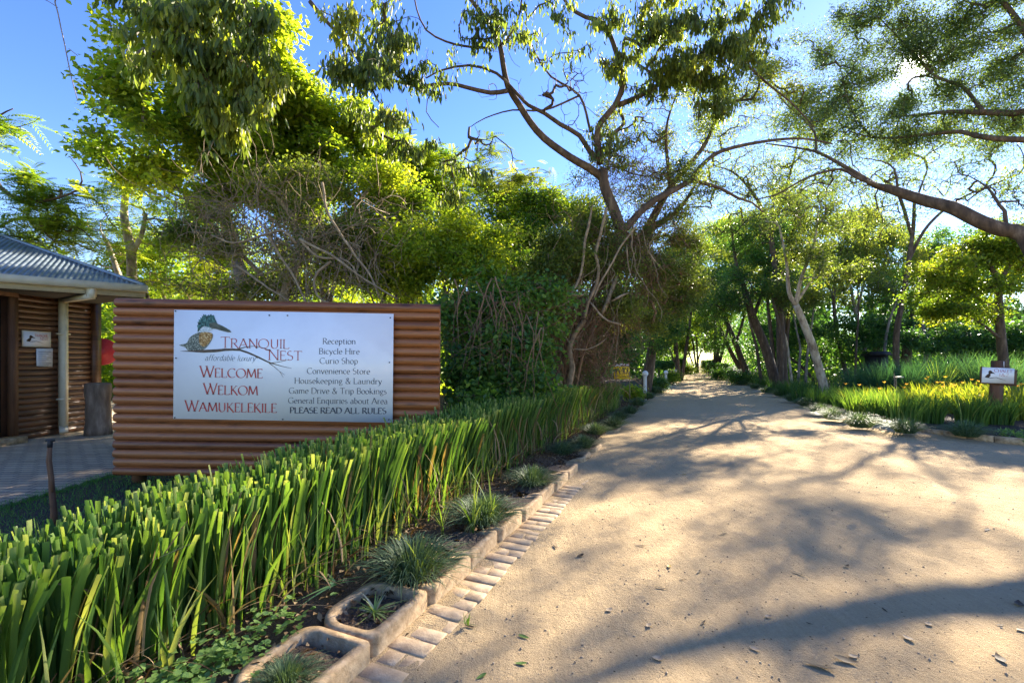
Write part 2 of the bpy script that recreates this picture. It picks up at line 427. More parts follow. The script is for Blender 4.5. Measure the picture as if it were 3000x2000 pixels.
ublocks = [1.26, 1.77, 2.28, 2.79, 3.30, 3.81, 4.32, 4.83, 5.34, 6.35, 7.1, 9.2]
for i, u in enumerate(ublocks):
    o = kb if i == 0 else kb2 if i == 2 else (kb if i < 2 else kb2).copy()
    if i not in (0, 2): sc.collection.objects.link(o)
    o.location = uv(u + .003 * (i % 3), V0 + .006 * ((i * 7) % 3) - (.05 if i > 8 else 0), -.012 if i < 9 else -.05)
    o.rotation_euler = (0, 0, R((-1.5, .8, -.6, 1.2, .4)[i % 5]))
    tag(o, 'hollow sandy concrete kerb block ' + words[i], 'kerb block', 'hollow kerb blocks along the left of the road')
g = G()
for i, u in enumerate(ublocks):
    q = uv(u, V0); pts = [(q.x + SU * a - CU * b, q.y + CU * a + SU * b, (.08 if i < 2 else .098) if i < 9 else .03) for a, b in soilpad]
    g.poly(pts)
o = struct(g.build('block_soil', M['soil']))
# ------------------------------------------------------------------ a pen-drawn roman alphabet
def PL(*c): return [(c[i], c[i + 1]) for i in range(0, len(c), 2)]
def AR(cx, cy, rx, ry, a0, a1, n=12): return [(cx + rx * math.cos(R(a0 + (a1 - a0) * k / n)), cy + ry * math.sin(R(a0 + (a1 - a0) * k / n))) for k in range(n + 1)]
X = .64
GL = {
 'A': (.74, [PL(0, 0, .36, 1), PL(.36, 1, .74, 0), PL(.13, .36, .60, .36)]),
 'B': (.58, [PL(.08, 0, .08, 1), PL(.08, 1, .3, 1) + AR(.3, .77, .2, .23, 90, -90) + PL(.08, .54), PL(.3, .54) + AR(.32, .27, .24, .27, 90, -90) + PL(.08, 0)]),
 'C': (.72, [AR(.42, .5, .42, .5, 48, 312, 22)]),
 'D': (.74, [PL(.08, 0, .08, 1), PL(.08, 1, .3, 1) + AR(.3, .5, .42, .5, 90, -90, 16) + PL(.08, 0)]),
 'E': (.52, [PL(.08, 0, .08, 1), PL(.08, 1, .48, 1, .48, .9), PL(.08, .53, .42, .53), PL(.08, 0, .50, 0, .52, .12)]),
 'G': (.78, [AR(.42, .5, .42, .5, 48, 310, 22) + PL(.72, .1), PL(.70, .05, .70, .42), PL(.56, .42, .80, .42)]),
 'H': (.76, [PL(.08, 0, .08, 1), PL(.68, 0, .68, 1), PL(.08, .52, .68, .52)]),
 'I': (.18, [PL(.09, 0, .09, 1)]),
 'K': (.66, [PL(.08, 0, .08, 1), PL(.10, .46, .56, 1), PL(.20, .58, .68, -.06)]),
 'L': (.54, [PL(.08, 0, .08, 1), PL(.08, 0, .50, 0, .53, .13)]),
 'M': (.92, [PL(.04, 0, .14, 1), PL(.14, 1, .46, .08), PL(.46, .08, .80, 1), PL(.80, 1, .90, 0)]),
 'N': (.76, [PL(.08, 0, .08, 1), PL(.06, 1, .70, 0), PL(.70, 0, .70, 1)]),
 'O': (.88, [AR(.44, .5, .44, .5, 0, 360, 28)]),
 'P': (.54, [PL(.08, 0, .08, 1), PL(.08, 1, .28, 1) + AR(.28, .74, .24, .26, 90, -90) + PL(.08, .48)]),
 'Q': (.92, [AR(.44, .5, .44, .5, 0, 360, 28), PL(.46, .06, .66, -.16, .96, -.24)]),
 'R': (.64, [PL(.08, 0, .08, 1), PL(.08, 1, .28, 1) + AR(.28, .75, .23, .25, 90, -90) + PL(.08, .5), PL(.28, .5, .66, -.02)]),
 'S': (.50, [AR(.25, .75, .20, .25, 55, 230, 12) + AR(.25, .26, .23, .26, 60, -140, 14)]),
 'T': (.66, [PL(.33, 0, .33, 1), PL(0, .92, .01, 1, .65, 1, .66, .92)]),
 'U': (.74, [PL(.10, 1, .10, .36) + AR(.37, .34, .27, .34, 180, 360, 14) + PL(.64, 1)]),
 'W': (1.06, [PL(.0, 1, .30, 0), PL(.30, 0, .54, .86), PL(.50, 1, .78, 0), PL(.78, 0, 1.06, 1)]),
 '1': (.3, [PL(.05, .82, .18, 1, .18, 0)]), '2': (.5, [AR(.25, .73, .21, .27, 160, -30, 10) + PL(.04, .0, .48, 0)]),
 'a': (.46, [AR(.20, .45, .17, X - .45, 150, 0, 7) + PL(.37, .12, .40, .02, .47, .04), AR(.2, .18, .19, .19, 60, 330, 12)]),
 'b': (.52, [PL(.08, 1, .08, .05), AR(.26, X / 2, .20, X / 2, 150, -150, 14)]),
 'c': (.44, [AR(.25, X / 2, .22, X / 2, 45, 315, 14)]),
 'd': (.54, [PL(.44, 1, .44, 0), AR(.25, X / 2, .2, X / 2, 30, 330, 14)]),
 'e': (.46, [PL(.04, .36, .43, .36) + AR(.235, X / 2, .21, X / 2, 10, 318, 15)]),
 'f': (.32, [AR(.26, .82, .13, .18, 60, 180, 7) + PL(.13, 0), PL(.0, X, .28, X)]),
 'g': (.48, [AR(.22, .43, .17, .21, 0, 360, 14), PL(.34, .58, .48, .62), AR(.24, -.12, .20, .15, 70, 400, 14), PL(.12, .25, .10, .12, .28, .04)]),
 'h': (.56, [PL(.08, 1, .08, 0), AR(.28, .42, .2, .22, 170, 0, 8) + PL(.48, 0)]),
 'i': (.20, [PL(.10, X, .10, 0), PL(.07, .86, .13, .84)]),
 'k': (.52, [PL(.08, 1, .08, 0), PL(.09, .28, .42, X), PL(.18, .36, .52, 0)]),
 'l': (.20, [PL(.10, 1, .10, 0)]),
 'm': (.84, [PL(.08, X, .08, 0), AR(.24, .42, .17, .22, 170, 0, 8) + PL(.41, 0), AR(.58, .42, .17, .22, 170, 0, 8) + PL(.75, 0)]),
 'n': (.56, [PL(.08, X, .08, 0), AR(.28, .42, .2, .22, 170, 0, 8) + PL(.48, 0)]),
 'o': (.50, [AR(.25, X / 2, .23, X / 2, 0, 360, 18)]),
 'p': (.52, [PL(.08, X, .08, -.3), AR(.26, X / 2, .20, X / 2, 150, -150, 14)]),
 'q': (.52, [PL(.44, X, .44, -.3), AR(.25, X / 2, .2, X / 2, 30, 330, 14)]),
 'r': (.36, [PL(.08, X, .08, 0), AR(.26, .42, .18, .2, 165, 60, 6)]),
 's': (.38, [AR(.18, .48, .13, .16, 55, 220, 8) + AR(.18, .17, .16, .17, 55, -145, 10)]),
 't': (.32, [PL(.12, .82, .12, .12) + AR(.21, .1, .09, .1, 180, 310, 6), PL(.0, X, .28, X)]),
 'u': (.56, [PL(.08, X, .08, .2) + AR(.26, .2, .18, .2, 180, 340, 8), PL(.46, X, .46, 0)]),
 'v': (.48, [PL(.02, X, .24, 0), PL(.24, 0, .46, X)]),
 'x': (.46, [PL(.03, X, .43, 0), PL(.03, 0, .43, X)]),
 'y': (.48, [PL(.02, X, .24, .02), PL(.46, X, .20, -.12, .08, -.3, .0, -.28)]),
 '&': (.72, [PL(.70, .5) + AR(.30, .24, .26, .24, -20, -200, 9) + PL(.42, .70) + AR(.30, .82, .13, .17, -30, 220, 10) + PL(.66, .0)]),
 ' ': (.26, []),
}
def layout(text, smallcaps=0.0, track=.09):
    out = []; x = 0.0
    for i, ch in enumerate(text):
        s = 1.0
        if smallcaps and ch.islower(): ch = ch.upper(); s = smallcaps
        if smallcaps and ch in '&12': s = smallcaps
        wd, st = GL[ch]
        out.append((x, s, st)); x += (wd * s + track)
    return out, x - track
def lettering(gg, text, x0, x1, y, cap, frame, thick=.10, thin=.045, smallcaps=0.0, serif=True, slant=0.0, lift=.0016, y1=None):
    """letters fitted between x0 and x1 (metres on the board), baseline from y to y1; frame maps board (x, y) to a point"""
    lay, wd = layout(text, smallcaps); k = (x1 - x0) / wd; y1 = y if y1 is None else y1
    def put(px, py): 
        bx = x0 + (px + slant * py) * k; return frame(bx, y + (y1 - y) * (bx - x0) / (x1 - x0) + py * cap, lift)
    for ox, s, strokes in lay:
        for st in strokes:
            pts = [(ox + a * s, b * s) for a, b in st]; n_ = len(pts)
            L, Rr = [], []
            for i in range(n_):
                a = pts[max(i - 1, 0)]; b = pts[min(i + 1, n_ - 1)]
                dx, dy = (b[0] - a[0]) * k, (b[1] - a[1]) * cap; th = math.atan2(dy, dx); ln = math.hypot(dx, dy) + 1e-9
                wdt = (thin + (thick - thin) * max(0, (abs(math.sin(th - R(22))) - .45) / .55)) * cap / 2
                nx, ny = -dy / ln * wdt / k, dx / ln * wdt / cap
                L.append(put(pts[i][0] + nx, pts[i][1] + ny)); Rr.append(put(pts[i][0] - nx, pts[i][1] - ny))
            i_ = np.arange(n_ - 1)
            gg.add([tuple(q) for q in L + Rr], np.stack([i_ + n_, i_ + n_ + 1, i_ + 1, i_], 1))
            if serif:
                for (e, f) in ((0, 1), (n_ - 1, n_ - 2)):
                    ex, ey = pts[e]; dx, dy = pts[e][0] - pts[f][0], pts[e][1] - pts[f][1]
                    if abs(dy) > abs(dx) * 1.1 and any(abs(ey - lv * s) < .03 for lv in (0, 1, -.3, X)) and (n_ == 2):
                        w_ = .10 * s; hgt = thin * .8
                        yy_ = ey if ey > .02 else ey
                        a = .0 if ey <= .02 else -hgt
                        q = [put(ex - w_, yy_ + a), put(ex + w_, yy_ + a), put(ex + w_, yy_ + a + hgt), put(ex - w_, yy_ + a + hgt)]
                        gg.add([tuple(c) for c in q], np.array([[0, 1, 2, 3]]))

M['board'] = plain('board', [(.3, (.78, .78, .78)), (.55, (.84, .84, .83)), (.75, (.86, .86, .85))], 2.2, .30, .05, spec=.5)
M['ink_red'] = plain('ink_red', [(.4, (.38, .035, .035)), (.6, (.45, .06, .06))], 20, .4, 0)
M['ink_navy'] = plain('ink_navy', [(.4, (.035, .045, .065)), (.6, (.05, .06, .085))], 20, .4, 0)
M['ink_brown'] = plain('ink_brown', [(.4, (.03, .018, .016)), (.6, (.07, .04, .032))], 20, .4, 0)
M['plume_teal'] = plain('plume_teal', [(.38, (.006, .035, .035)), (.52, (.02, .10, .095)), (.64, (.12, .28, .25))], 60, .5, 0, (1, 1, .5))
M['plume_grey'] = plain('plume_grey', [(.36, (.025, .035, .03)), (.5, (.10, .12, .095)), (.62, (.38, .40, .33))], 75, .5, 0)
M['plume_rust'] = plain('plume_rust', [(.34, (.10, .045, .01)), (.5, (.36, .18, .04)), (.64, (.62, .48, .24))], 55, .5, 0)
M['plume_white'] = plain('plume_white', [(.35, (.30, .38, .38)), (.6, (.68, .72, .72))], 60, .5, 0)
M['beak'] = plain('beak', [(.35, (.02, .03, .024)), (.65, (.09, .11, .085))], 40, .4, 0, (.3, 1, 1))
def log_mat(name, lo, mid, hi, knot, rough=.38, pitch=.101):
    m, t, p = nodes(name); co = objco(t)
    sx = N(t, 'ShaderNodeSeparateXYZ'); t.links.new(co, sx.inputs[0])
    row = N(t, 'ShaderNodeMath', operation='DIVIDE'); t.links.new(sx.outputs['Z'], row.inputs[0]); row.inputs[1].default_value = pitch
    fl = N(t, 'ShaderNodeMath', operation='FLOOR'); t.links.new(row.outputs[0], fl.inputs[0])
    off = N(t, 'ShaderNodeMath', operation='MULTIPLY'); t.links.new(fl.outputs[0], off.inputs[0]); off.inputs[1].default_value = 7.31
    cx = N(t, 'ShaderNodeCombineXYZ'); t.links.new(off.outputs[0], cx.inputs[0]); t.links.new(off.outputs[0], cx.inputs[1])
    va = N(t, 'ShaderNodeVectorMath', operation='ADD'); t.links.new(co, va.inputs[0]); t.links.new(cx.outputs[0], va.inputs[1])
    st = N(t, 'ShaderNodeMapping'); st.inputs['Scale'].default_value = (1.2, 1.2, 22); t.links.new(va.outputs[0], st.inputs[0])
    gr = noise(t, st.outputs[0], 3.0, 6, .65, .8)
    c = ramp(t, gr, [(.3, lo), (.5, mid), (.72, hi)])
    kn = N(t, 'ShaderNodeMapping'); kn.inputs['Scale'].default_value = (2.7, 2.7, 9); t.links.new(va.outputs[0], kn.inputs[0])
    vo = N(t, 'ShaderNodeTexVoronoi', Scale=1.0); t.links.new(kn.outputs[0], vo.inputs['Vector'])
    c = mixc(t, ramp(t, vo.outputs['Distance'], [(.08, (.95, .95, .95)), (.30, (0, 0, 0))]), c, knot)
    wn = N(t, 'ShaderNodeTexWhiteNoise', noise_dimensions='1D'); t.links.new(fl.outputs[0], wn.inputs['W'])
    c = mixc(t, .5, c, ramp(t, wn.outputs['Value'], [(0, lo), (1, hi)]))
    t.links.new(c, p.inputs['Base Color']); p.inputs['Roughness'].default_value = rough; p.inputs['Specular IOR Level'].default_value = .45
    t.links.new(bump(t, gr, .15, .01), p.inputs['Normal']); return m
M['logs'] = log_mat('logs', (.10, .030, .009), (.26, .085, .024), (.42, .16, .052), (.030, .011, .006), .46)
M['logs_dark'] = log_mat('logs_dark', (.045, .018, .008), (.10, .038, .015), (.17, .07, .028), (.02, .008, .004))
M['wood_post'] = plain('wood_post', [(.3, (.07, .032, .016)), (.6, (.16, .075, .035))], 8, .7, .3, (1, 1, .15))
M['screw'] = plain('screw', [(.4, (.10, .10, .10)), (.6, (.2, .2, .2))], 30, .4, 0, metal=.8)

# ------------------------------------------------------------------ the log sign wall with its white board
YW = 5.25
TIL = R(-1.0)
ex, ez = Vector((math.cos(TIL), .012, math.sin(TIL))).normalized(), Vector((-math.sin(TIL) * .3, 0, 1)).normalized()
WO = at(342, 1390, YW)                    # lower left corner of the log face
WL = (1286 - 343) / F * YW; NR = 20; PIT = 517 / F * YW / NR
sg = thing('welcome_sign', 'wide varnished log wall carrying the white welcome board with a crested bird', 'sign', (WO.x + WL / 2, YW, .03))
g = G()
ys = []
for i in range(NR):
    for k in range(13):
        a = (k / 12 - .5) * math.pi * .98
        ys.append((PIT * (i + .5) + [.0, .004, -.003, .002, -.004][i % 5] * math.sin(math.pi * k / 12) + PIT * .5 * math.sin(a) / math.sin(math.pi * .49) * .985, -.060 * (math.cos(a) ** .75) + .012 * ((i * 5) % 3 - 1) * .15))
nrow = len(ys); xs = np.linspace(0, WL, 9)
P = np.array([[tuple(WO + ex * (x + (.004 * math.sin(i // 13 * 2.1) if x in (0, WL) else 0)) + ez * z + Vector((0, y, 0))) for i, (z, y) in enumerate(ys)] for x in xs])
g.grid(P)
back = [WO + Vector((0, .03, 0)), WO + ex * WL + Vector((0, .03, 0)), WO + ex * WL + ez * (PIT * NR) + Vector((0, .03, 0)), WO + ez * (PIT * NR) + Vector((0, .03, 0))]
for e in (0, -1):                         # the cut ends
    g.add(np.vstack([P[e], [tuple(q) for q in ((back[0], back[3]) if e == 0 else (back[1], back[2]))]]), np.array([list(range(nrow)) + [nrow + 1, nrow]]))
lp = g.build('log_panel', M['logs'], sg, smooth=True)
for p_ in lp.data.polygons:
    if len(p_.vertices) > 4: p_.use_smooth = False
g = G(); g.prism([q for q in back], (0, .03, 0)); g.build('back_panel', M['wood_post'], sg)
for x in (.17, WL / 2, WL - .17):
    q = WO + ex * x; g = G(); g.box((q.x - .05, YW + .062, -.25), (q.x + .05, YW + .16, 2.0)); g.build('post', M['wood_post'], sg)
# the board: board coordinates from the lower left corner, 2.52 m by 1.23 m
BO = at(519, 1224, YW); bxv = (at(1154, 1235.5, YW) - BO); BW = bxv.length; bxv.normalize()
byv = (at(522, 909, YW) - BO); BH = byv.length; byv.normalize()
def board(x, y, lift=0.0): return BO + bxv * x + byv * y + Vector((0, -.062 - lift, 0))
def bz(zx, zy): return ((zx - 70 + (zy - 640) * .013) / 2205 * BW, BH - (zy - 95 - (zx - 78) * .0235) / 1088 * BH)
g = G(); g.prism([board(0, 0), board(BW, 0), board(BW, BH), board(0, BH)], (0, .006, 0))
bd = g.build('sign_board', M['board'], sg)
def line(text, zx0, zx1, zy, cap, mat, **kw):
    x0, y0 = bz(zx0, zy); x1, y1 = bz(zx1, zy)
    g = G(); lettering(g, text, x0, x1, bz(zx0, zy + kw.pop('s0', 0))[1], cap / 1088 * BH, board, y1=bz(zx1, zy + kw.pop('s1', 0))[1], **kw)
    return g.build('lettering', M[mat], bd)
line('Tranquil', 545, 1232, 477, 108, 'ink_red', smallcaps=.86, s1=13)
line('Nest', 1022, 1358, 602, 106, 'ink_red', smallcaps=.86, s1=5)
line('Welcome', 335, 962, 768, 112, 'ink_red', smallcaps=.80, thick=.13, s1=14)
line('Welkom', 370, 912, 940, 112, 'ink_red', smallcaps=.80, thick=.13, s1=12)
line('Wamukelekile', 183, 1102, 1108, 110, 'ink_red', smallcaps=.82, thick=.13, s1=20)
line('affordable luxury', 385, 890, 603, 58, 'ink_navy', thick=.075, thin=.05, serif=False, slant=.28, s1=9)
for tx, a, b, y in (('Reception', 1570, 1899, 445), ('Bicycle Hire', 1532, 1938, 545), ('Curio Shop', 1540, 1922, 641), ('Convenience Store', 1412, 2042, 741),
                    ('Housekeeping & Laundry', 1285, 2162, 838), ('Game Drive & Trip Bookings', 1230, 2210, 937), ('General Enquiries about Area', 1222, 2217, 1035)):
    line(tx, a, b, y, 58, 'ink_navy', thick=.135, thin=.06, s1=(b - a) * .012)
line('PLEASE READ ALL RULES', 1238, 2203, 1133, 58, 'ink_navy', thick=.23, thin=.09, s1=12)
def b2(zx, zy): return bz(500 / 1 * 0 + zx * .6177 + 0.0, zy * .6177 + 69.2)   # zoomed bird drawing -> board
def shape(pts, mat, lift, name='bird_print'):
    g = G(); c = [board(*b2(*p), lift) for p in pts]; g.poly(c[::-1]); return g
def smoothpoly(pts, n=5):
    P_ = np.array(pts, float); m_ = len(P_); out = []
    for i in range(m_):
        a, b, c, d_ = P_[i - 1], P_[i], P_[(i + 1) % m_], P_[(i + 2) % m_]
        for k in range(n):
            s = k / n; out.append(.5 * ((2 * b) + (c - a) * s + (2 * a - 5 * b + 4 * c - d_) * s * s + (3 * b - a - 3 * c + d_) * s ** 3))
    return [tuple(q) for q in out]
def fan(pts, mat, lift, name):
    g = G(); c = [board(*b2(*p), lift) for p in pts]; cen = sum((q for q in c), Vector()) / len(c); n_ = len(c)
    i_ = np.arange(n_); g.add([tuple(q) for q in c] + [tuple(cen)], np.stack([i_, (i_ + 1) % n_, np.full(n_, n_)], 1)); return g
body = smoothpoly([(205, 612), (300, 595), (340, 560), (370, 500), (440, 445), (520, 410), (600, 400), (690, 410), (745, 430), (755, 480), (720, 560), (660, 640), (600, 690), (520, 712), (440, 705), (350, 700), (300, 650)])
fan(body, None, .0016, '').build('bird_body', M['plume_grey'], bd)
fan(smoothpoly([(540, 430), (640, 405), (735, 425), (745, 490), (700, 570), (620, 640), (560, 620), (530, 560)]), None, .0022, '').build('bird_breast', M['plume_rust'], bd)
fan(smoothpoly([(525, 400), (560, 350), (600, 320), (700, 330), (760, 345), (700, 390), (620, 400), (560, 410)]), None, .0026, '').build('bird_collar', M['plume_white'], bd)
crest = [(505, 400), (510, 350), (497, 295), (520, 285), (505, 245), (530, 235), (522, 205), (552, 205), (550, 170), (580, 175), (575, 140), (600, 150), (597, 115), (625, 130), (640, 118), (655, 150), (690, 120), (700, 150), (725, 112), (745, 140), (770, 130), (790, 190), (810, 230), (830, 275), (800, 330), (740, 345), (680, 325), (620, 310), (580, 325), (540, 360), (520, 400)]
fan(crest, None, .0030, '').build('bird_crest', M['plume_teal'], bd)
fan([(700, 260), (790, 250), (830, 270), (930, 315), (1030, 375), (1057, 410), (1000, 410), (900, 385), (800, 355), (740, 350), (700, 320)], None, .0034, '').build('bird_beak', M['beak'], bd)
g = G()
def strip(pts, widths, lift):
    c = np.array(pts, float); d_ = np.gradient(c, axis=0); d_ /= np.linalg.norm(d_, axis=1)[:, None]; nn = np.column_stack([-d_[:, 1], d_[:, 0]]) * (np.array(widths)[:, None] / 2)
    A = [board(*b2(*p), lift) for p in c + nn]; B = [board(*b2(*p), lift) for p in c - nn]; k = len(c); i_ = np.arange(k - 1)
    g.add([tuple(q) for q in A + B], np.stack([i_, i_ + 1, i_ + k + 1, i_ + k], 1))
strip([(225, 712), (400, 712), (600, 715), (800, 708), (950, 692), (1080, 690), (1200, 700), (1320, 740), (1480, 810), (1640, 890), (1740, 925), (1880, 965), (2035, 1000)], [4, 24, 48, 48, 40, 34, 30, 30, 26, 22, 14, 10, 4], .0019)
strip([(1080, 692), (1180, 680), (1280, 650), (1400, 638), (1520, 650), (1640, 690), (1700, 730)], [20, 16, 12, 9, 8, 8, 4], .0020)
strip([(1700, 912), (1800, 900), (1880, 885), (1990, 860)], [14, 10, 8, 4], .0018)
strip([(1660, 905), (1760, 980), (1840, 1050), (1920, 1105)], [14, 9, 7, 3], .0017)
strip([(1840, 1050), (1870, 1100), (1900, 1150)], [7, 5, 3], .0021)
strip([(1440, 795), (1465, 820), (1480, 835)], [16, 14, 5], .0022)
g.build('branch_print', M['ink_brown'], bd)
for zx, zy in ((92, 108), (1217, 158), (2250, 187), (95, 577), (2240, 632), (80, 1172), (1165, 1195), (2232, 1202), (1035, 155)):
    x, y = bz(zx, zy); c = board(x, y, .002)
    g = G(); g.tube([c, c + Vector((0, -.004, 0))], .0085, 10); g.build('screw', M['screw'], bd)
# ------------------------------------------------------------------ the reception hut
M['cream'] = plain('cream', [(.3, (.50, .43, .28)), (.7, (.66, .58, .40))], 6, .5, .1)
M['pipe'] = plain('pipe', [(.3, (.58, .52, .37)), (.7, (.70, .64, .48))], 5, .4, .05)
M['roof'] = plain('roof', [(.3, (.12, .15, .18)), (.55, (.20, .25, .30)), (.75, (.34, .38, .42))], 4, .35, .05, spec=.5, metal=.35)
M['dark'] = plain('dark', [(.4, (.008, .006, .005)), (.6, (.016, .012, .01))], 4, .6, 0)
M['red'] = plain('red', [(.3, (.45, .02, .03)), (.7, (.62, .04, .05))], 6, .35, 0, spec=.5)
M['black'] = plain('black', [(.3, (.012, .012, .013)), (.7, (.03, .03, .032))], 6, .6, 0)
M['paper'] = plain('paper', [(.3, (.62, .63, .66)), (.7, (.72, .73, .75))], 5, .7, 0)
M['white_metal'] = plain('white_metal', [(.3, (.62, .62, .63)), (.7, (.76, .76, .77))], 8, .45, .05)
M['yellow'] = plain('yellow', [(.3, (.90, .56, .01)), (.7, (.95, .62, .02))], 6, .45, 0)
M['header'] = plain('header', [(.3, (.12, .03, .02)), (.7, (.2, .05, .03))], 6, .45, 0)
M['ink_white'] = plain('ink_white', [(.4, (.75, .74, .7)), (.6, (.8, .8, .78))], 6, .5, 0)
HX = -8.60
hut = thing('reception_hut', 'dark log reception hut with blue-grey tin roof and cream gutter at the left edge', 'hut', (HX - 2.2, 7.6, .06))
def logwall(y0, y1, z0, z1, x=HX, pitch=.101):
    g = G(); n_ = int((z1 - z0) / pitch); pr = []
    for i in range(n_):
        for k in range(7):
            a = (k / 6 - .5) * math.pi * .92
            pr.append((z0 + pitch * (i + .5) + pitch * .5 * math.sin(a) / math.sin(math.pi * .46), .045 * math.cos(a)))
    g.grid(np.array([[(x + b, y, z) for z, b in pr] for y in np.linspace(y1, y0, 5)])); return g
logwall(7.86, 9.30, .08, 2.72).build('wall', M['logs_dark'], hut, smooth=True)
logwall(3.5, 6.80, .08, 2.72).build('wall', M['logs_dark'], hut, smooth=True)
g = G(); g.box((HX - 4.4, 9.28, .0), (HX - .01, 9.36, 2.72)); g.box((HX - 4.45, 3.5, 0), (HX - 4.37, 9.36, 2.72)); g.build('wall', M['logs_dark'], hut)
g = G(); g.box((HX - .02, 9.26, .0), (HX + .10, 9.42, 2.72)); g.build('corner_post', M['logs_dark'], hut)
fr = G()
for y in (6.80, 7.76): fr.box((HX - .03, y, .06), (HX + .075, y + .10, 2.55))
fr.box((HX - .03, 6.79, 2.55), (HX + .078, 7.87, 2.70)); fr.build('door_frame', M['wood_post'], hut)
g = G(); g.box((HX - .05, 6.9, .16), (HX - .01, 7.76, 2.55)); dr = g.build('door', M['wood_post'], hut)
g = G(); g.box((HX - .06, 7.60, .25), (HX - .004, 7.66, 2.5)); g.build('glass', M['dark'], dr)
g = G(); g.box((HX - .1, 6.7, .0), (HX + .30, 7.80, .17)); g.build('doorstep', M['concrete'], hut)
# roof: the eave runs from beyond the left edge to the corner, the hip climbs from the corner to the left
EC = at(422, 830, 8.41); EL = at(0, 782, 7.31); ev = (EC - EL); ev.z = 0; evl = ev.normalized()
EC.z = EL.z = 2.83
E0 = EC - evl * 6.5
HP = at(0, 690, 9.6)
hv = HP - EC
# plane through eave and hip; corrugated
g = G(); S = np.linspace(0, 6.5, 430); T_ = np.linspace(0, 1, 12)
up = hv - evl * hv.dot(evl); nrm = evl.cross(up).normalized(); ratio = hv.dot(evl) / up.length   # hip runs back along the eave as it climbs
Pg = []
ul = up.length; upn = up.normalized()
for s in S:
    e_ = EC - evl * s; tmax = min(s / -ratio if ratio < 0 else 5, 4.0)
    wv = nrm * (.012 * math.sin(s * 2 * math.pi / .0762))
    Pg.append([tuple(e_ + upn * (tmax * q) + wv) for q in T_])
g.grid(np.array(Pg)); g.build('roof', M['roof'], hut, smooth=True)
ap = Vector(Pg[-1][-1]); E2 = EC + Vector((-4.2, 2.2, 0))
g = G(); g.poly([EC, E2, E2 + (ap - E0), Vector(Pg[int(429 * .62)][-1])]); g.build('roof_back', M['roof'], hut)
g = G(); hp = [EC + (Vector(Pg[k][-1]) - EC) for k in range(0, 430, 20)]
g.tube([q + Vector((0, 0, .03)) for q in hp], .035, 6); g.build('ridge_cap', M['roof'], hut)
out = Vector((evl.y, -evl.x, 0))
g = G(); g.box((-6.5, -.05, -.20), (.02, -.02, -.01), (evl, out, Vector((0, 0, 1))), EC); g.build('fascia', M['cream'], hut)
g = G()                                   # the gutter, an open box
ax = (evl, out, Vector((0, 0, 1)))
g.box((-6.5, -.018, -.11), (.05, .10, -.10), ax, EC); g.box((-6.5, .10, -.11), (.05, .106, .015), ax, EC); g.box((.05, -.018, -.11), (.056, .106, .012), ax, EC)
gut = g.build('gutter', M['pipe'], hut)
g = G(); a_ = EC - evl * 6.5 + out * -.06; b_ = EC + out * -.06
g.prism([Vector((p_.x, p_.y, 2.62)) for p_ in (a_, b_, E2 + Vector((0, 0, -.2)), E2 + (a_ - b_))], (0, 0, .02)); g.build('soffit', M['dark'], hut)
# downpipe: outlet at the gutter, sloping reach to the wall, square pipe down to the paving
g = G()
OP = at(268, 842, 7.95); q0 = Vector((OP.x, OP.y, 2.74)); q1 = at(268, 868, 7.95); q2 = at(168, 884, 8.62); q2.x = HX + .10
q3 = Vector((q2.x, q2.y, .20)); q4 = q3 + Vector((.06, -.05, -.08))
def sq(a, b, wd):
    d_ = (b - a); L = d_.length; d_.normalize(); s_ = d_.cross(Vector((0, 0, 1))) if abs(d_.z) < .95 else Vector((1, 0, 0)); s_.normalize(); t_ = s_.cross(d_)
    g.box((-wd / 2, -wd * .38, -.01), (wd / 2, wd * .38, L + .01), (s_, t_, d_), a)
sq(q0, q1, .11); sq(q1, q2 + Vector((0, 0, .03)), .108); sq(q2 + Vector((0, 0, .05)), q3, .112); sq(q3, q4, .118)
dp = g.build('downpipe', M['pipe'], hut)
for z in (.72, 1.95, 1.55)[:2]:
    g = G(); g.box((HX + .02, q2.y - .085, z), (HX + .155, q2.y + .085, z + .03)); g.build('bracket', M['pipe'], dp)
# hut sign and notice: each hangs on the log wall
def wallframe(y0, z0, x=HX + .052): return lambda a, b, lift=0.0: Vector((x + lift, y0 + a, z0 + b))
ya, yb = HX / ((58 - 1500) / F), HX / ((138 - 1500) / F)
za, zb = H + (HY - 1013) / F * ya, H + (HY - 969) / F * ya
hs = thing('hut_name_sign', 'small framed white sign with a bird on a twig, fixed beside the hut door', 'sign', (HX + .05, (ya + yb) / 2, za))
fw = wallframe(ya, za); WW, HH = yb - ya, zb - za
g = G(); g.box((HX + .04, ya, za), (HX + .052, yb, zb)); g.build('panel', M['paper'], hs)
g = G()
for lo, hi in (((HX + .045, ya - .012, za - .012), (HX + .06, ya, zb + .012)), ((HX + .045, yb, za - .012), (HX + .06, yb + .012, zb + .012)),
               ((HX + .045, ya, za - .012), (HX + .06, yb, za)), ((HX + .045, ya, zb), (HX + .06, yb, zb + .012))): g.box(lo, hi)
g.build('frame', M['cream'], hs)
def minibird(parent, fw, x, y, s):
    g = G()
    for pts in ([(-.02, 0), (.12, -.06), (.38, -.06), (.52, .12), (.50, .30), (.34, .32), (.16, .2)], [(.34, .28), (.30, .48), (.40, .62), (.56, .60), (.66, .50), (.98, .32), (.62, .34), (.5, .28)]):
        g.poly([fw(x + a * s, y + b * s, .003) for a, b in pts])
    g.poly([fw(x + a * s, y + b * s, .002) for a, b in ((.0, -.07), (.5, -.11), (1.1, -.05), (1.5, -.16), (2.1, -.28), (1.5, -.12), (1.1, .0), (.5, -.05))])
    return g.build('bird_print', M['ink_brown'], parent)
minibird(hs, fw, WW * .12, HH * .36, WW * .34)
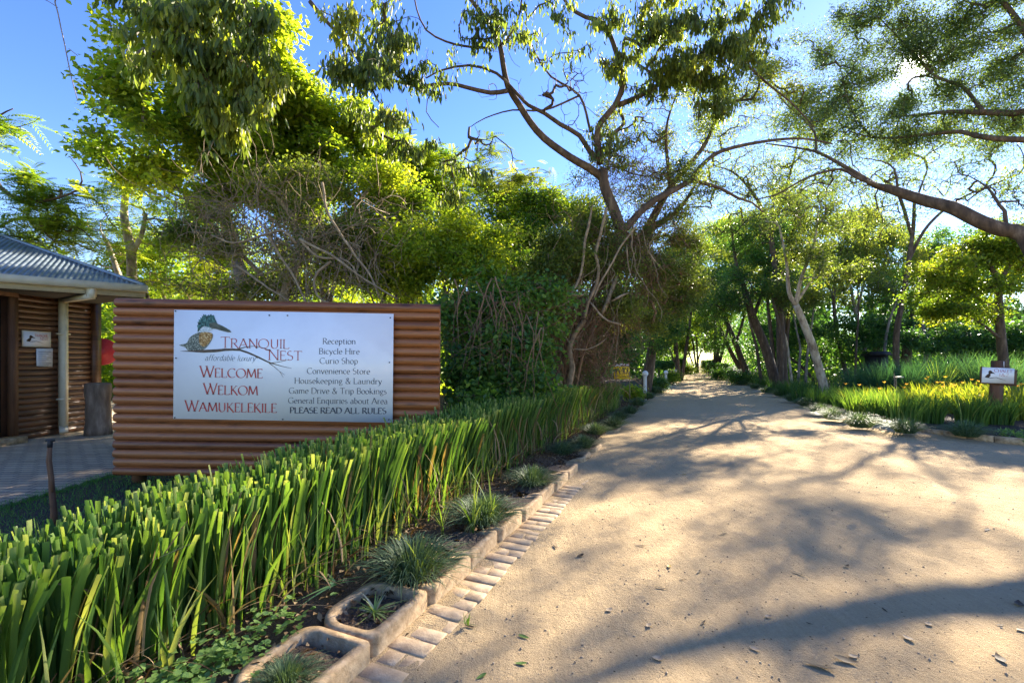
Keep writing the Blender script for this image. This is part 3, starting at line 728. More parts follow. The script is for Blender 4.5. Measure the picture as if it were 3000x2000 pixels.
g = G(); lettering(g, 'Tranquil', WW * .42, WW * .92, HH * .66, HH * .2, fw, smallcaps=.85); lettering(g, 'Nest', WW * .62, WW * .92, HH * .44, HH * .18, fw, smallcaps=.85); g.build('lettering', M['ink_red'], hs)
ya, yb = HX / ((98 - 1500) / F), HX / ((146 - 1500) / F); za, zb = H + (HY - 1075) / F * ya, H + (HY - 1019) / F * ya
g = G(); g.prism([(HX + .056, ya, za + .02), (HX + .052, yb, za), (HX + .056, yb, zb), (HX + .052, ya, zb - .01)], (-.003, 0, 0))
pn = thing('paper_notice', 'pale printed paper notice pinned to the log wall under the framed sign', 'notice', (HX + .05, (ya + yb) / 2, za))
g.build('sheet', M['paper'], pn)
g = G()
for k in range(9):
    z = zb - .07 - k * .035
    g.prism([(HX + .0585, ya + .03, z), (HX + .0585, yb - .03 - .05 * (k % 3), z), (HX + .0585, yb - .03 - .05 * (k % 3), z + .007), (HX + .0585, ya + .03, z + .007)], (.0008, 0, 0))
g.build('print_lines', M['ink_navy'], pn)

# ------------------------------------------------------------------ yard things
hr = thing('hose_reel', 'round red hose reel hung on the far corner of the log hut', 'hose reel', at(295, 1035, 9.6))
c = at(296, 1030, 9.62)
def disc(c, r, th, axis, prof, mat, nm):
    g = G(); g.lathe(prof, (0, 0, 0), 28); 
    q = Vector(axis).to_track_quat('Z', 'Y'); g.v = [np.array([tuple(q @ Vector(p_) + c) for p_ in v_]) for v_ in g.v]
    return g.build(nm, mat, hr)
axr = Vector((.75, -.66, 0)).normalized()
disc(c, .3, .1, axr, [(.05, .02), (.27, .02), (.285, .035), (.285, .05), (.27, .06), (.12, .065), (.10, .09), (.02, .09)], M['red'], 'side_disc')
disc(c, .3, .1, axr, [(.2, -.13), (.245, -.12), (.25, -.06), (.245, 0.0), (.2, .012)], M['black'], 'hose')
disc(c, .3, .1, axr, [(.05, -.16), (.27, -.16), (.285, -.15), (.27, -.14), (.05, -.14)], M['red'], 'side_disc')
disc(c, .3, .1, axr, [(.05, -.45), (.055, -.45), (.055, .02), (.02, .03)], M['black'], 'axle')
sb = at(288, 1283, 8.62)
g = G(); pr = [(.195 + .008 * math.sin(k * 2.1), .0 + k * .12) for k in range(9)]
g.lathe([(r_, z) for r_, z in pr] + [(.17, .99), (.0, 1.0)], (0, 0, 0), 22)
for v_ in g.v: v_[:, 0] += .015 * np.sin(v_[:, 2] * 6 + v_[:, 1] * 9); v_ += np.array([sb.x, sb.y, .05])
o = g.build('log_bollard', M['bark_log'], None, True, (sb.x, sb.y, .05)); tag(o, 'weathered upright log bollard standing on the paving at the hut corner', 'bollard')
st = at(150, 1508, 3.95)
sk = thing('garden_stake', 'twisted dark wooden stake with a small tap head, standing in the lawn', 'stake', (st.x, st.y, .03))
g = G(); pts = [at(158, 1500, 3.95), at(152, 1440, 3.95), at(150, 1400, 3.96), at(143, 1350, 3.97), at(146, 1310, 3.97)]
g.tube([Vector((pts[0].x, pts[0].y, 0))] + pts, [.026, .024, .022, .020, .020, .016], 7); g.tube([p_ + Vector((.018, -.01, .0)) for p_ in pts[1:]], [.012, .015, .012, .008], 6)
g.build('post', M['wood_post'], sk, True)
g = G(); t_ = pts[-1]; g.tube([t_, t_ + Vector((.004, 0, .07))], .018, 8); g.box((t_.x - .03, t_.y - .012, t_.z + .05), (t_.x + .035, t_.y + .012, t_.z + .07)); g.build('tap_head', M['black'], sk)
g = G(); a = at(147, 1480, 3.95); g.tube([a, at(120, 1530, 3.6), at(85, 1580, 3.3), Vector((-3.45, 3.15, .02))], .004, 5); g.build('wire', M['black'], sk)

# ------------------------------------------------------------------ yellow caution sign
YC = 14.5
cs = thing('caution_sign', 'yellow caution sign with four dark figures, on two thin stakes past the hedge', 'sign', (at(1823, 1160, YC).x, YC, .05))
CO_ = at(1799, 1110, YC); cw, ch = 48 / F * YC, 45 / F * YC
def cf(a, b, lift=0.0): return Vector((CO_.x + a, YC - lift + .01 * a + .26 * b, CO_.z + b + .012 * a))
g = G(); g.prism([cf(0, 0), cf(cw, 0), cf(cw, ch * .80), cf(0, ch * .80)], (0, .012, 0)); g.build('panel', M['yellow'], cs)
g = G(); g.prism([cf(0, ch * .805), cf(cw, ch * .805), cf(cw, ch), cf(0, ch)], (0, .012, 0)); hd = g.build('header_panel', M['header'], cs)
g = G(); lettering(g, 'CAUTION', cw * .04, cw * .96, ch * .835, ch * .145, cf, thick=.3, thin=.24, serif=False); g.build('lettering', M['ink_white'], hd)
g = G()
def fig(x, y, s, lean, arms):
    def q(a, b): return cf(x + (a + lean * b) * s, y + b * s, .003)
    n_ = 10; g.poly([q(.10 * math.cos(2 * math.pi * k / n_), .88 + .11 * math.sin(2 * math.pi * k / n_)) for k in range(n_)])
    g.poly([q(-.11, .75), q(-.09, .38), q(.09, .38), q(.11, .75)])
    for (a, b, c_, d_) in ((-.05, .40, -.14, 0), (.05, .40, .15, .02)) + arms:
        g.poly([q(a - .05, b), q(c_ - .045, d_), q(c_ + .045, d_), q(a + .05, b)])
fig(cw * .15, ch * .30, ch * .40, .0, ((-.1, .72, .18, .55), (.1, .72, .16, .9)))
fig(cw * .40, ch * .24, ch * .40, -.18, ((-.1, .72, -.22, .5), (.1, .72, .26, .55)))
fig(cw * .62, ch * .28, ch * .40, .0, ((-.1, .7, -.28, .62), (.1, .7, .28, .62)))
fig(cw * .83, ch * .32, ch * .42, .06, ((-.1, .72, -.26, .9), (.1, .72, .26, .9)))
g.build('figures', M['ink_brown'], cs)
g = G()
for k, (a, b) in enumerate(((.06, .95), (.3, .92))):
    z = ch * (.155 - .075 * k); x = a * cw
    while x < b * cw:
        wd = random.uniform(.02, .05); g.poly([cf(x, z, .002), cf(min(x + wd, b * cw), z, .002), cf(min(x + wd, b * cw), z + ch * .035, .002), cf(x, z + ch * .035, .002)]); x += wd + .008
g.build('small_print', M['ink_brown'], cs)
for x in (.09, .95):
    g = G(); q = cf(cw * x, ch * .5); g.tube([Vector((q.x + .02, YC + .028, -.1)), Vector((q.x, YC + .026, q.z))], .014, 8); g.build('stake', M['vine'], cs)

# ------------------------------------------------------------------ white ball-topped bollards
def bollard(p, hgt, label):
    b = thing('ball_bollard', label, 'bollard', p, 'white ball-topped bollards on the left of the road')
    g = G(); g.lathe([(.068, -.1), (.066, 0), (.062, hgt - .22), (.066, hgt - .215), (.066, hgt - .20), (.02, hgt - .19)], p, 16); g.build('post', M['white_metal'], b, True)
    g = G(); g.lathe([(.001 + .115 * math.sin(a), hgt - .115 - .115 * math.cos(a)) for a in np.linspace(0.02, math.pi - .02, 12)], p, 18); g.build('ball', M['white_metal'], b, True)
pb = at(1890, 1172, 17.0); bollard(Vector((pb.x, 17, .0)), 1.10, 'white ball-topped bollard right beside the yellow caution sign, nearest of the row')
bollard(Vector((at(1951, 1100, 25).x, 25, 0)), .95, 'white ball-topped bollard in front of the flat-topped hedge, second along the road')
bollard(Vector((at(1979, 1100, 33).x, 33, 0)), .85, 'white ball-topped bollard beyond the flat-topped hedge, farthest and smallest')

# ------------------------------------------------------------------ chalet signpost
YP = 10.35; pb = at(2919, 1240, YP)
cp = thing('chalet_signpost', 'dark brown wooden post carrying a small white chalet sign with a bird', 'sign', (pb.x, YP, .05))
ptop = at(2933, 1056, YP)
g = G(); hw = .105
for a in (0,):
    V = []
    for z, cx in ((-.1, pb.x), (ptop.z, ptop.x)): V += [(cx - hw, YP, z), (cx + hw, YP, z), (cx + hw, YP + .12, z), (cx - hw, YP + .12, z)]
    g.add(V, np.array([[3, 2, 1, 0], [4, 5, 6, 7], [0, 1, 5, 4], [1, 2, 6, 5], [2, 3, 7, 6], [3, 0, 4, 7]]))
g.build('post', M['wood_post'], cp)
so_ = at(2872, 1120, YP); sx_ = (at(2966, 1124, YP) - so_); sw = sx_.length; sx_.normalize(); sh = 45 / F * YP
def chf(a, b, lift=0.0): return so_ + sx_ * a + Vector((0, -.03 - lift, 0)) + Vector((.05 * b, 0, b))
g = G(); g.prism([chf(-.02, -.02, -.006), chf(sw + .07, -.05, -.006), chf(sw + .07, sh - .03, -.006), chf(-.02, sh + .01, -.006)], (0, .024, 0)); g.build('backing_board', M['wood_post'], cp)
g = G(); g.prism([chf(0, 0), chf(sw, 0), chf(sw, sh), chf(0, sh)], (0, .006, 0)); pn = g.build('panel', M['board'], cp)
minibird(pn, chf, sw * .09, sh * .38, sw * .33)
g = G(); lettering(g, 'Chalet', sw * .37, sw * .93, sh * .72, sh * .21, chf, smallcaps=.8, thick=.14, thin=.06); lettering(g, '1&2', sw * .52, sw * .82, sh * .46, sh * .19, chf, thick=.14, thin=.06); g.build('lettering', M['ink_red'], pn)
g = G(); q = at(2937, 1075, YP); g.tube([q + Vector((0, -.03, 0)), q + Vector((0, -.03, .13))], .007, 6); g.build('hook', M['white_metal'], cp)
# a thin garden light on a stake in the right bed, and a low dark table-like feeder far back
tp = ZG(890, 720, 12.6)
gl = thing('garden_spike', 'thin garden spike with a small flat head among the yellow day lilies', 'garden light', (tp.x, 12.6, .05))
g = G(); g.tube([Vector((tp.x, 12.6, .0)), Vector((tp.x - .02, 12.6, ZG(885, 600, 12.6).z))], .012, 6); g.tube([Vector((tp.x - .06, 12.6, .0)), Vector((tp.x - .07, 12.6, ZG(875, 560, 12.6).z))], .009, 6); g.build('post', M['vine'], gl)
h_ = ZG(912, 606, 12.6); g = G(); g.box((h_.x - .09, 12.55, h_.z - .015), (h_.x + .1, 12.66, h_.z + .02)); g.build('head', M['cream'], gl)
fp = ZG(655, 380, 26)
fd = thing('garden_box', 'small dark roofed garden box standing among the far trees', 'box', (fp.x, 26, .05))
g = G(); g.prism([(fp.x - .46, 25.4, fp.z + .1), (fp.x + .46, 25.4, fp.z + .1), (fp.x + .3, 25.4, fp.z + .34), (fp.x - .3, 25.4, fp.z + .34)], (0, 1.2, 0)); g.build('roof', M['black'], fd)
g = G()
g.box((fp.x - .36, 25.6, -.1), (fp.x + .36, 26.4, fp.z + .1)); g.build('frame', M['black'], fd)
# ------------------------------------------------------------------ leaves
def unit(a): return a / (np.linalg.norm(a, axis=1)[:, None] + 1e-9)
def leaves(g, P, D_, Nn, L, W, t, hexa=False, fold=.18, droop=.12):
    """one folded leaf at each P, pointing along D_, facing Nn"""
    n = len(P)
    if n == 0: return
    D_ = unit(D_); S_ = unit(np.cross(D_, Nn)); Nn = np.cross(S_, D_)
    L = np.broadcast_to(L, (n,))[:, None]; W = np.broadcast_to(W, (n,))[:, None] / 2
    tip = P + D_ * L - Nn * L * droop
    if hexa:
        a1 = P + D_ * L * .30 + S_ * W + Nn * W * fold; a2 = P + D_ * L * .68 + S_ * W * .85 + Nn * (W * fold - L * droop * .4)
        b1 = P + D_ * L * .30 - S_ * W + Nn * W * fold; b2 = P + D_ * L * .68 - S_ * W * .85 + Nn * (W * fold - L * droop * .4)
        V = np.stack([P, a1, a2, tip, b2, b1], 1); q = np.array([[0, 1, 2, 3], [0, 3, 4, 5]]); k = 6
    else:
        a = P + D_ * L * .45 + S_ * W + Nn * W * fold; b = P + D_ * L * .45 - S_ * W + Nn * W * fold
        V = np.stack([P, a, tip, b], 1); q = np.array([[0, 1, 2, 3]]); k = 4
    fc = (q[None] + (np.arange(n) * k)[:, None, None]).reshape(-1, 4)
    g.add(V.reshape(-1, 3), fc, np.repeat(np.clip(t, 0, 1), k))
def rnd(n, r=None):
    return unit((r or rng).normal(size=(n, 3)))
def spray(g, tips, par, k, kind, size, r, tint, sp):
    n = len(tips)
    if n == 0: return
    T_ = np.repeat(tips, k, 0); m = len(T_); B = np.repeat(par, k, 0); tt = np.repeat(tint, k) + r.normal(0, .16, m)
    f = r.random(m)[:, None]
    P = T_ * f + B * (1 - f) if kind != 'pinn' else T_
    P = P + r.normal(0, 1, (m, 3)) * sp * np.array([1, 1, .75])
    sz = size * r.uniform(.6, 1.25, m)
    if kind == 'broad':
        d = rnd(m, r); d[:, 2] = d[:, 2] * .6 - .25; nn = rnd(m, r); nn[:, 2] = np.abs(nn[:, 2]) + .45
        leaves(g, P, d, nn, sz, sz * .55, tt)
    elif kind == 'broadhex':
        d = rnd(m, r); d[:, 2] = d[:, 2] * .6 - .3; nn = rnd(m, r); nn[:, 2] = np.abs(nn[:, 2]) + .45
        leaves(g, P, d, nn, sz, sz * .58, tt, True)
    elif kind == 'hang':
        d = rnd(m, r) * .42; d[:, 2] -= 1.0; nn = rnd(m, r); nn[:, 2] *= .3
        leaves(g, P, d, nn, sz, sz * .27, tt, True, .25, .08)
    elif kind == 'fine':
        d = rnd(m, r); d[:, 2] -= .3; nn = rnd(m, r)
        leaves(g, P, d, nn, sz, sz * .38, tt)
    elif kind == 'pinn':
        # fronds: a drooping rachis with leaflet pairs
        d = rnd(m, r); d[:, 2] = d[:, 2] * .35 + .12; d = unit(d); fl = sz * 1.0; pn = 9
        side = unit(np.cross(d, np.array([0, 0, 1.0]))); upv = np.cross(side, d)
        for j in range(pn):
            q = (j + .6) / pn; c = P + d * (fl * q)[:, None] - np.array([0, 0, 1.0]) * (fl * .32 * q * q)[:, None]
            ll = fl * .30 * (1 - .55 * abs(q - .4))
            for sgn in (-1, 1):
                leaves(g, c, side * sgn + d * .45 - np.array([0, 0, .15]), upv, ll, ll * .26, tt, False, .1, .1)

def sample_clump(c, r, tight=1.0):
    """(x, y, Y, rx, ry, rz, n, sub): centre and radii in the 2352-wide view, depth radius in metres"""
    x, y, Y, rx, ry, rz, n, sub = c
    o = D(x, y, Y); k = 1.2755 / F * Y; rad = np.array([rx * k, rz, ry * k])
    q = rnd(sub, r) * (r.random(sub) ** .42)[:, None]
    w = r.dirichlet(np.ones(sub) * 2.2); cnt = np.maximum(1, (w * n).astype(int))
    sig = 1.05 / sub ** (1 / 3)
    out, tint = [], []
    for i in range(sub):
        e = r.normal(0, .36 * sig * tight, (cnt[i], 3)); out.append(q[i] + e); tint.append(np.full(cnt[i], r.normal(.46, .15)))
    return np.array(tuple(o)) + np.vstack(out) * rad, np.concatenate(tint)
def cr(pts, step=.18):
    """smooth curve through points [(Vector, radius)]"""
    P_ = np.array([tuple(p) + (r_,) for p, r_ in pts], float)
    P_ = np.vstack([2 * P_[0] - P_[1], P_, 2 * P_[-1] - P_[-2]]); out = []
    for i in range(1, len(P_) - 2):
        a, b, c, d_ = P_[i - 1:i + 3]; n_ = max(2, int(np.linalg.norm(c[:3] - b[:3]) / step))
        for k in range(n_):
            s = k / n_; out.append(.5 * (2 * b + (c - a) * s + (2 * a - 5 * b + 4 * c - d_) * s * s + (3 * b - a - 3 * c + d_) * s ** 3))
    out.append(P_[-2]); return np.array(out)
def tree(name, label, cat, limbs, clumps, leaf, bark, kind='broad', size=.08, k=30, sp=.10, seed=1, group=None, tipr=.0035, expo=.46, rmax=.05, wob=.06, extra=None, tshift=0.0, bare=None, dens=2.2, tight=1.0):
    """limbs: curves of (point, radius), the first starts at the ground; clumps: where the foliage is"""
    r = np.random.default_rng(seed); base = limbs[0][0][0]
    root = thing(name, label, cat, (base.x, base.y, 0.0), group)
    wood = G(); pos, dirs, par, mr = [], [], [], []
    for li, L in enumerate(limbs):
        c = cr(L)
        c[:, :3] += np.cumsum(r.normal(0, .006, (len(c), 3)), 0) * 0
        wood.tube(c[:, :3], np.maximum(c[:, 3], .004), 10 if c[0, 3] > .04 else 6)
        prev = -1
        if li and len(pos): prev = int(np.argmin(np.linalg.norm(np.array(pos) - c[0, :3], axis=1)))
        for i in range(len(c)):
            pos.append(c[i, :3]); par.append(prev); mr.append(c[i, 3]); prev = len(pos) - 1
    nl = len(pos)
    tips, tint = [], []
    for c in clumps:
        c = c[:6] + (int(c[6] * dens), int(c[7] * 1.4)); a, b = sample_clump(c, r, tight); tips.append(a); tint.append(b)
    for c in (bare or []):
        a, b = sample_clump(c, r); tips.append(a); tint.append(np.full(len(b), -9.0))
    tips = np.vstack(tips); tint = np.concatenate(tint) + tshift
    cap = nl + len(tips) * 14; Pn = np.zeros((cap, 3)); Pn[:nl] = np.array(pos); n = nl
    pr = np.full(cap, -1); pr[:nl] = par; limb0 = r.integers(0, 9)
    d0 = np.array([np.min(np.linalg.norm(Pn[:nl] - t_, axis=1)) for t_ in tips]); order = np.argsort(d0)
    end = np.zeros(len(tips), int)
    for o in order:
        t_ = tips[o]; dd = np.linalg.norm(Pn[:n] - t_, axis=1); j = int(np.argmin(dd)); L = dd[j]
        m = int(min(12, max(2, L / .16))); p0 = Pn[j]
        back = p0 - Pn[pr[j]] if pr[j] >= 0 else t_ - p0
        back = back / (np.linalg.norm(back) + 1e-9)
        ctrl = p0 + back * L * .35 + (t_ - p0) * .22 + r.normal(0, wob, 3) * L
        s = (np.arange(1, m + 1) / m)[:, None]
        q = (1 - s) ** 2 * p0 + 2 * s * (1 - s) * ctrl + s * s * t_; q[:-1] += r.normal(0, .012, (m - 1, 3)) * min(L, .6)
        Pn[n:n + m] = q; pr[n] = j; pr[n + 1:n + m] = np.arange(n, n + m - 1); end[o] = n + m - 1; n += m
    cntd = np.zeros(n); cntd[end] = 1
    for i in range(n - 1, nl - 1, -1):
        if pr[i] >= 0: cntd[pr[i]] += cntd[i]
    rad = np.minimum(tipr * np.maximum(cntd, 1) ** expo, rmax)
    idx = np.arange(nl, n); pa = pr[idx]
    ra = np.where(pa >= nl, rad[pa], np.minimum(rad[idx] * 1.15, .8 * rmax)); thick = rad[idx] > .012
    for sel, kk in ((thick, 6), (~thick, 3)):
        wood.frusta(Pn[pa[sel]], Pn[idx[sel]], ra[sel], rad[idx[sel]], kk)
    lv = G()
    if extra: extra(lv, wood, r)
    wood.build('trunk', M[bark], root, True)
    keep = tint > -5
    E = np.repeat(end[keep], k); st = r.integers(0, 3 if kind == 'pinn' else 5, len(E))
    for q in range(4): E = np.where((st > q) & (pr[E] >= nl), pr[E], E)
    spray(lv, Pn[E], Pn[np.maximum(pr[E], 0)], 1, kind, size, r, np.repeat(tint[keep], k), sp * (.75 if kind != 'hang' else .55))
    if lv.n: lv.build('crown', M[leaf], root)
    return root
# ------------------------------------------------------------------ strap-leaved plants
def blades(g, base, h, wd, lean, face, tint, cut, seg=4, curl=1.0, twist=0.0, tip=0.0):
    """upright strap leaves: base (n,3), height h, width wd, lean (n,2) at the tip, face angle; cut = width kept at the tip (1 = clipped square)"""
    n = len(base); s = np.linspace(0, 1, seg + 1)
    fa = face[:, None] + twist * s[None]
    sx = np.stack([np.cos(fa), np.sin(fa), np.zeros_like(fa)], 2); fx = np.stack([-np.sin(fa), np.cos(fa), np.zeros_like(fa)], 2)
    bend = (s ** (1 + curl))[None, :, None]
    C = base[:, None] + np.concatenate([lean[:, None] * bend, (h[:, None] * (s[None] - .18 * (s ** 3)[None] * np.minimum(1.6, (np.linalg.norm(lean, axis=1) / h)[:, None] ** 2)))[:, :, None]], 2)
    wf = wd[:, None] * (np.where(s < .25, .75 + s, 1.0)[None] * (1 - (1 - cut[:, None]) * np.clip((s[None] - .35) / .65, 0, 1) ** 1.3)) / 2
    Lft = C - sx * wf[:, :, None] + fx * (wf * .35)[:, :, None]; Rgt = C + sx * wf[:, :, None] + fx * (wf * .35)[:, :, None]
    V = np.stack([Lft, C, Rgt], 2).reshape(n, -1, 3); m = (seg + 1) * 3
    q = []
    for i in range(seg):
        for j in (0, 1): q.append([i * 3 + j, i * 3 + j + 1, i * 3 + 4 + j, i * 3 + 3 + j])
    q = (np.array(q)[None] + (np.arange(n) * m)[:, None, None]).reshape(-1, 4)
    tv = np.repeat(np.clip(tint, 0, 1)[:, None], m, 1)
    if tip: tv[:, -3:] += tip * (cut > .5)[:, None]
    g.add(V.reshape(-1, 3), q, np.clip(tv, 0, 1).ravel())

r = np.random.default_rng(21)
def hedge_blades(n, u0, u1, v0, v1, hh, ww, cutp, leanamp, rr, tmu=.45):
    u = rr.uniform(u0, u1, n); v = rr.uniform(v0, v1, n)
    # plants grow in rows of tufts
    cu = np.round(u / .16) * .16; cv = v
    u = cu + (u - cu) * .75
    B = np.stack([SU * u + CU * v, CU * u - SU * v, np.full(n, .05)], 1)
    h = hh(u) * rr.normal(1, .035, n) + hills(B[:, 0] * 3, B[:, 1] * 3) * .025
    ln = rr.normal(0, leanamp, (n, 2)); mid = (v0 + v1) / 2
    out_ = (v - mid) * .35
    ln[:, 0] += CU * out_; ln[:, 1] -= SU * out_
    wd = rr.uniform(*ww, n) * np.interp(u, [0, 3, 6], [1.3, 1.1, 1]); cut = np.where(rr.random(n) < cutp, rr.uniform(.75, .95, n), .06)
    tint = rr.normal(tmu, .22, n); dead = rr.random(n) < .075; tint = np.where(dead, rr.uniform(0, .1, n), np.maximum(tint, .13))
    return B, h, wd, ln, rr.uniform(0, math.pi, n), tint, cut
hg = thing('strap_leaf_hedge', 'long clipped hedge of upright strap-shaped green leaves running beside the road and the log sign', 'hedge', uv(3, -2.5, .05))
hgt = lambda u: np.interp(u, [-2, 1.0, 3, 6, 9, 13.5], [.52, .64, .78, .83, .86, .80])
g = G()
B, h, wd, ln, fa, ti, cu_ = hedge_blades(6600, -1.2, 9.5, -2.78, -2.24, hgt, (.013, .027), .93, .062, r, .52)
blades(g, B, h, wd, ln, fa, ti, cu_, 5, .9, .25, .3)
B, h, wd, ln, fa, ti, cu_ = hedge_blades(3200, 6.0, 14.2, -2.80, -2.25, lambda u: np.interp(u, [6, 9, 14], [.74, .84, .74]), (.016, .03), .35, .11, r, .5)
blades(g, B, h, wd, ln, fa, ti, cu_, 4, 1.1, .3)
g.build('clipped_leaves', M['strap'], hg)
g = G()                                   # young pointed shoots on the road side
B, h, wd, ln, fa, ti, cu_ = hedge_blades(900, -.8, 13.8, -2.36, -2.12, lambda u: np.full_like(u, .46), (.012, .022), 0, .10, r, .8)
h *= r.uniform(.5, 1.5, len(h)); blades(g, B, h, wd, ln, fa, ti, np.full(len(h), .05), 4, 1.0, .5)
g.build('young_shoots', M['strap'], hg)
g = G()                                   # dry leaves hanging at the foot
n = 900; u = r.uniform(-.4, 12, n); v = r.uniform(-2.4, -2.08, n); B = np.stack([SU * u + CU * v, CU * u - SU * v, r.uniform(.05, .2, n)], 1)
ln = r.normal(0, .16, (n, 2)); ln[:, 0] += .12 * CU; ln[:, 1] -= .12 * SU
blades(g, B, r.uniform(.02, .30, n), r.uniform(.008, .018, n), ln, r.uniform(0, 3.1, n), r.uniform(0, 1, n), np.full(n, .2), 4, .6, 1.2)
B2 = B[:140] + np.array([0, 0, .12]); blades(g, B2, r.uniform(.25, .62, 140), r.uniform(.010, .022, 140), r.normal(0, .12, (140, 2)), r.uniform(0, 3, 140), r.uniform(.2, 1, 140), np.full(140, .5), 4, 1.4, .8)
g.build('dry_leaves', M['dead'], hg)

# ------------------------------------------------------------------ grass tufts (mounds of fine arching leaves)
def tuft_mesh(n, rad, hgt_, wd, seed, mat, spread=1.0, tl=(.25, .95)):
    rr = np.random.default_rng(seed); g = G()
    a = rr.uniform(0, 2 * math.pi, n); q = rr.random(n) ** .6 * spread
    B = np.stack([np.cos(a) * q * rad * .35, np.sin(a) * q * rad * .35, np.zeros(n)], 1)
    a2 = a + rr.normal(0, .5, n); le = rad * (q * .9 + .08) * rr.uniform(.6, 1.15, n)
    ln = np.stack([np.cos(a2) * le, np.sin(a2) * le], 1)
    h = hgt_ * (1.08 - .62 * q) * rr.uniform(.75, 1.15, n)
    # arching: rise then fall
    seg = 6; s = np.linspace(0, 1, seg + 1); fall = .55 * q
    C = B[:, None] + np.concatenate([ln[:, None] * (s ** 1.15)[None, :, None], (h[:, None] * (np.sin(s[None] * (math.pi / 2 + fall[:, None] * 1.1)) ))[:, :, None]], 2)
    sd = np.stack([-np.sin(a2), np.cos(a2), rr.normal(0, .3, n)], 1); sd = unit(sd)
    wf = wd * rr.uniform(.7, 1.3, n)[:, None] * (1 - s[None] ** 2 * .85) / 2
    V = np.stack([C - sd[:, None] * wf[:, :, None], C + sd[:, None] * wf[:, :, None]], 2).reshape(n, -1, 3); m = (seg + 1) * 2
    qd = np.array([[i * 2, i * 2 + 1, i * 2 + 3, i * 2 + 2] for i in range(seg)])
    g.add(V.reshape(-1, 3), (qd[None] + (np.arange(n) * m)[:, None, None]).reshape(-1, 4), np.repeat(np.clip(rr.uniform(*tl, n) * rr.choice([.5, 1, 1], n), 0, 1), m))
    return g
TM = [tuft_mesh(640, .38, .25, .007, s_, 'mondo') for s_ in (1, 2, 3)]
proto = []
def tuft(p, sc_, rz, label, group, kind=0, mat='mondo'):
    i = kind % 3
    if len(proto) <= i or proto[i] is None:
        while len(proto) <= i: proto.append(None)
        proto[i] = TM[i].build('grass_tuft', M['mondo']); o = proto[i]
    else:
        o = proto[i].copy(); sc.collection.objects.link(o)
    o.location = p; o.rotation_euler = (0, 0, rz); o.scale = (sc_ * random.uniform(.92, 1.1), sc_ * random.uniform(.92, 1.1), sc_)
    return tag(o, label, 'grass tuft', group)
GL_ = 'mondo grass tufts along the left kerb'; GR_ = 'mondo grass tufts along the right edge'
left = [(1.42, -1.62, .42, 'thin grey-green grass tuft growing inside the nearest kerb block'),
        (2.45, -1.68, 1.0, 'big mounded grass tuft just behind the spider plant block'),
        (3.5, -1.70, 1.0, 'grass tuft mixed with tall bright upright shoots'),
        (4.75, -1.70, .92, 'grass tuft leaning over the kerb past the upright shoots'),
        (6.55, -1.86, .80, 'small dark tuft behind the lone buried block'),
        (7.15, -1.70, .85, 'round tuft beside the sand just beyond the lone block'),
        (8.6, -1.80, .9, 'pale tuft in the middle of the far left verge'),
        (9.6, -1.62, .95, 'pale sunlit tuft spilling over the kerb near the hedge end'),
        (10.9, -1.72, .9, 'tuft in front of the caution sign stakes'),
        (12.3, -1.66, .95, 'tuft to the right below the caution sign'),
        (14.6, -1.72, 1.05, 'bushy tuft at the foot of the nearest white bollard'),
        (17.5, -1.70, 1.1, 'tuft just past the nearest white bollard'), (21, -1.72, 1.2, 'tuft near the second white bollard'), (26, -1.7, 1.2, 'farthest tuft on the left verge')]
for i, (u, v, s_, lb) in enumerate(left): tuft(uv(u, v, .07), s_, i * 1.3, lb, GL_, i)
rp = [(2412, 1205), (2452, 1222), (2533, 1245), (2668, 1262), (2850, 1272), (2370, 1182), (2330, 1168), (2290, 1152), (2250, 1142), (2215, 1130), (2180, 1118)]
rl = ['pale green mounded tuft left of the big whitish tuft on the right verge', 'second pale tuft touching the big whitish tuft', 'largest whitish sunlit tuft at the bend of the right edge', 'low green tuft left of the chalet post, on the corner edging',
      'dark blue-green tuft at the foot of the chalet post', 'tuft in shade before the dark strap-leaf row', 'grey-green tuft beside the dark strap-leaf row', 'tuft along the straight part of the right edge, below the pale leaning trunk', 'small tuft farther up the right edge', 'small tuft before the dark leaning trunks', 'farthest tuft on the right edge']
for i, ((px, py), lb) in enumerate(zip(rp, rl)):
    Y = F * (H - .05) / (py + 8 - HY); q = at(px, py, Y); tuft(Vector((q.x, Y + .12, .05)), 1.3 if i in (2,) else 1.15, i * 2.1, lb, GR_, i)
# wider low ground cover between the tufts of the right corner
g = G(); n = 2600; u = r.uniform(10.6, 11.6, n); v = r.uniform(5.2, 10.5, n); u = np.maximum(u, 10.55)
P_ = np.stack([SU * u + CU * v, CU * u - SU * v, r.uniform(.05, .16, n)], 1)
d = rnd(n, r); d[:, 2] = np.abs(d[:, 2]) * .5 + .2; nn = rnd(n, r); nn[:, 2] = np.abs(nn[:, 2]) + .6
leaves(g, P_, d, nn, r.uniform(.04, .10, n), r.uniform(.02, .04, n), r.normal(.4, .2, n))
tag(g.build('ground_cover', M['clover']), 'low green leafy ground cover between the tufts at the right corner', 'ground cover', kind='stuff')

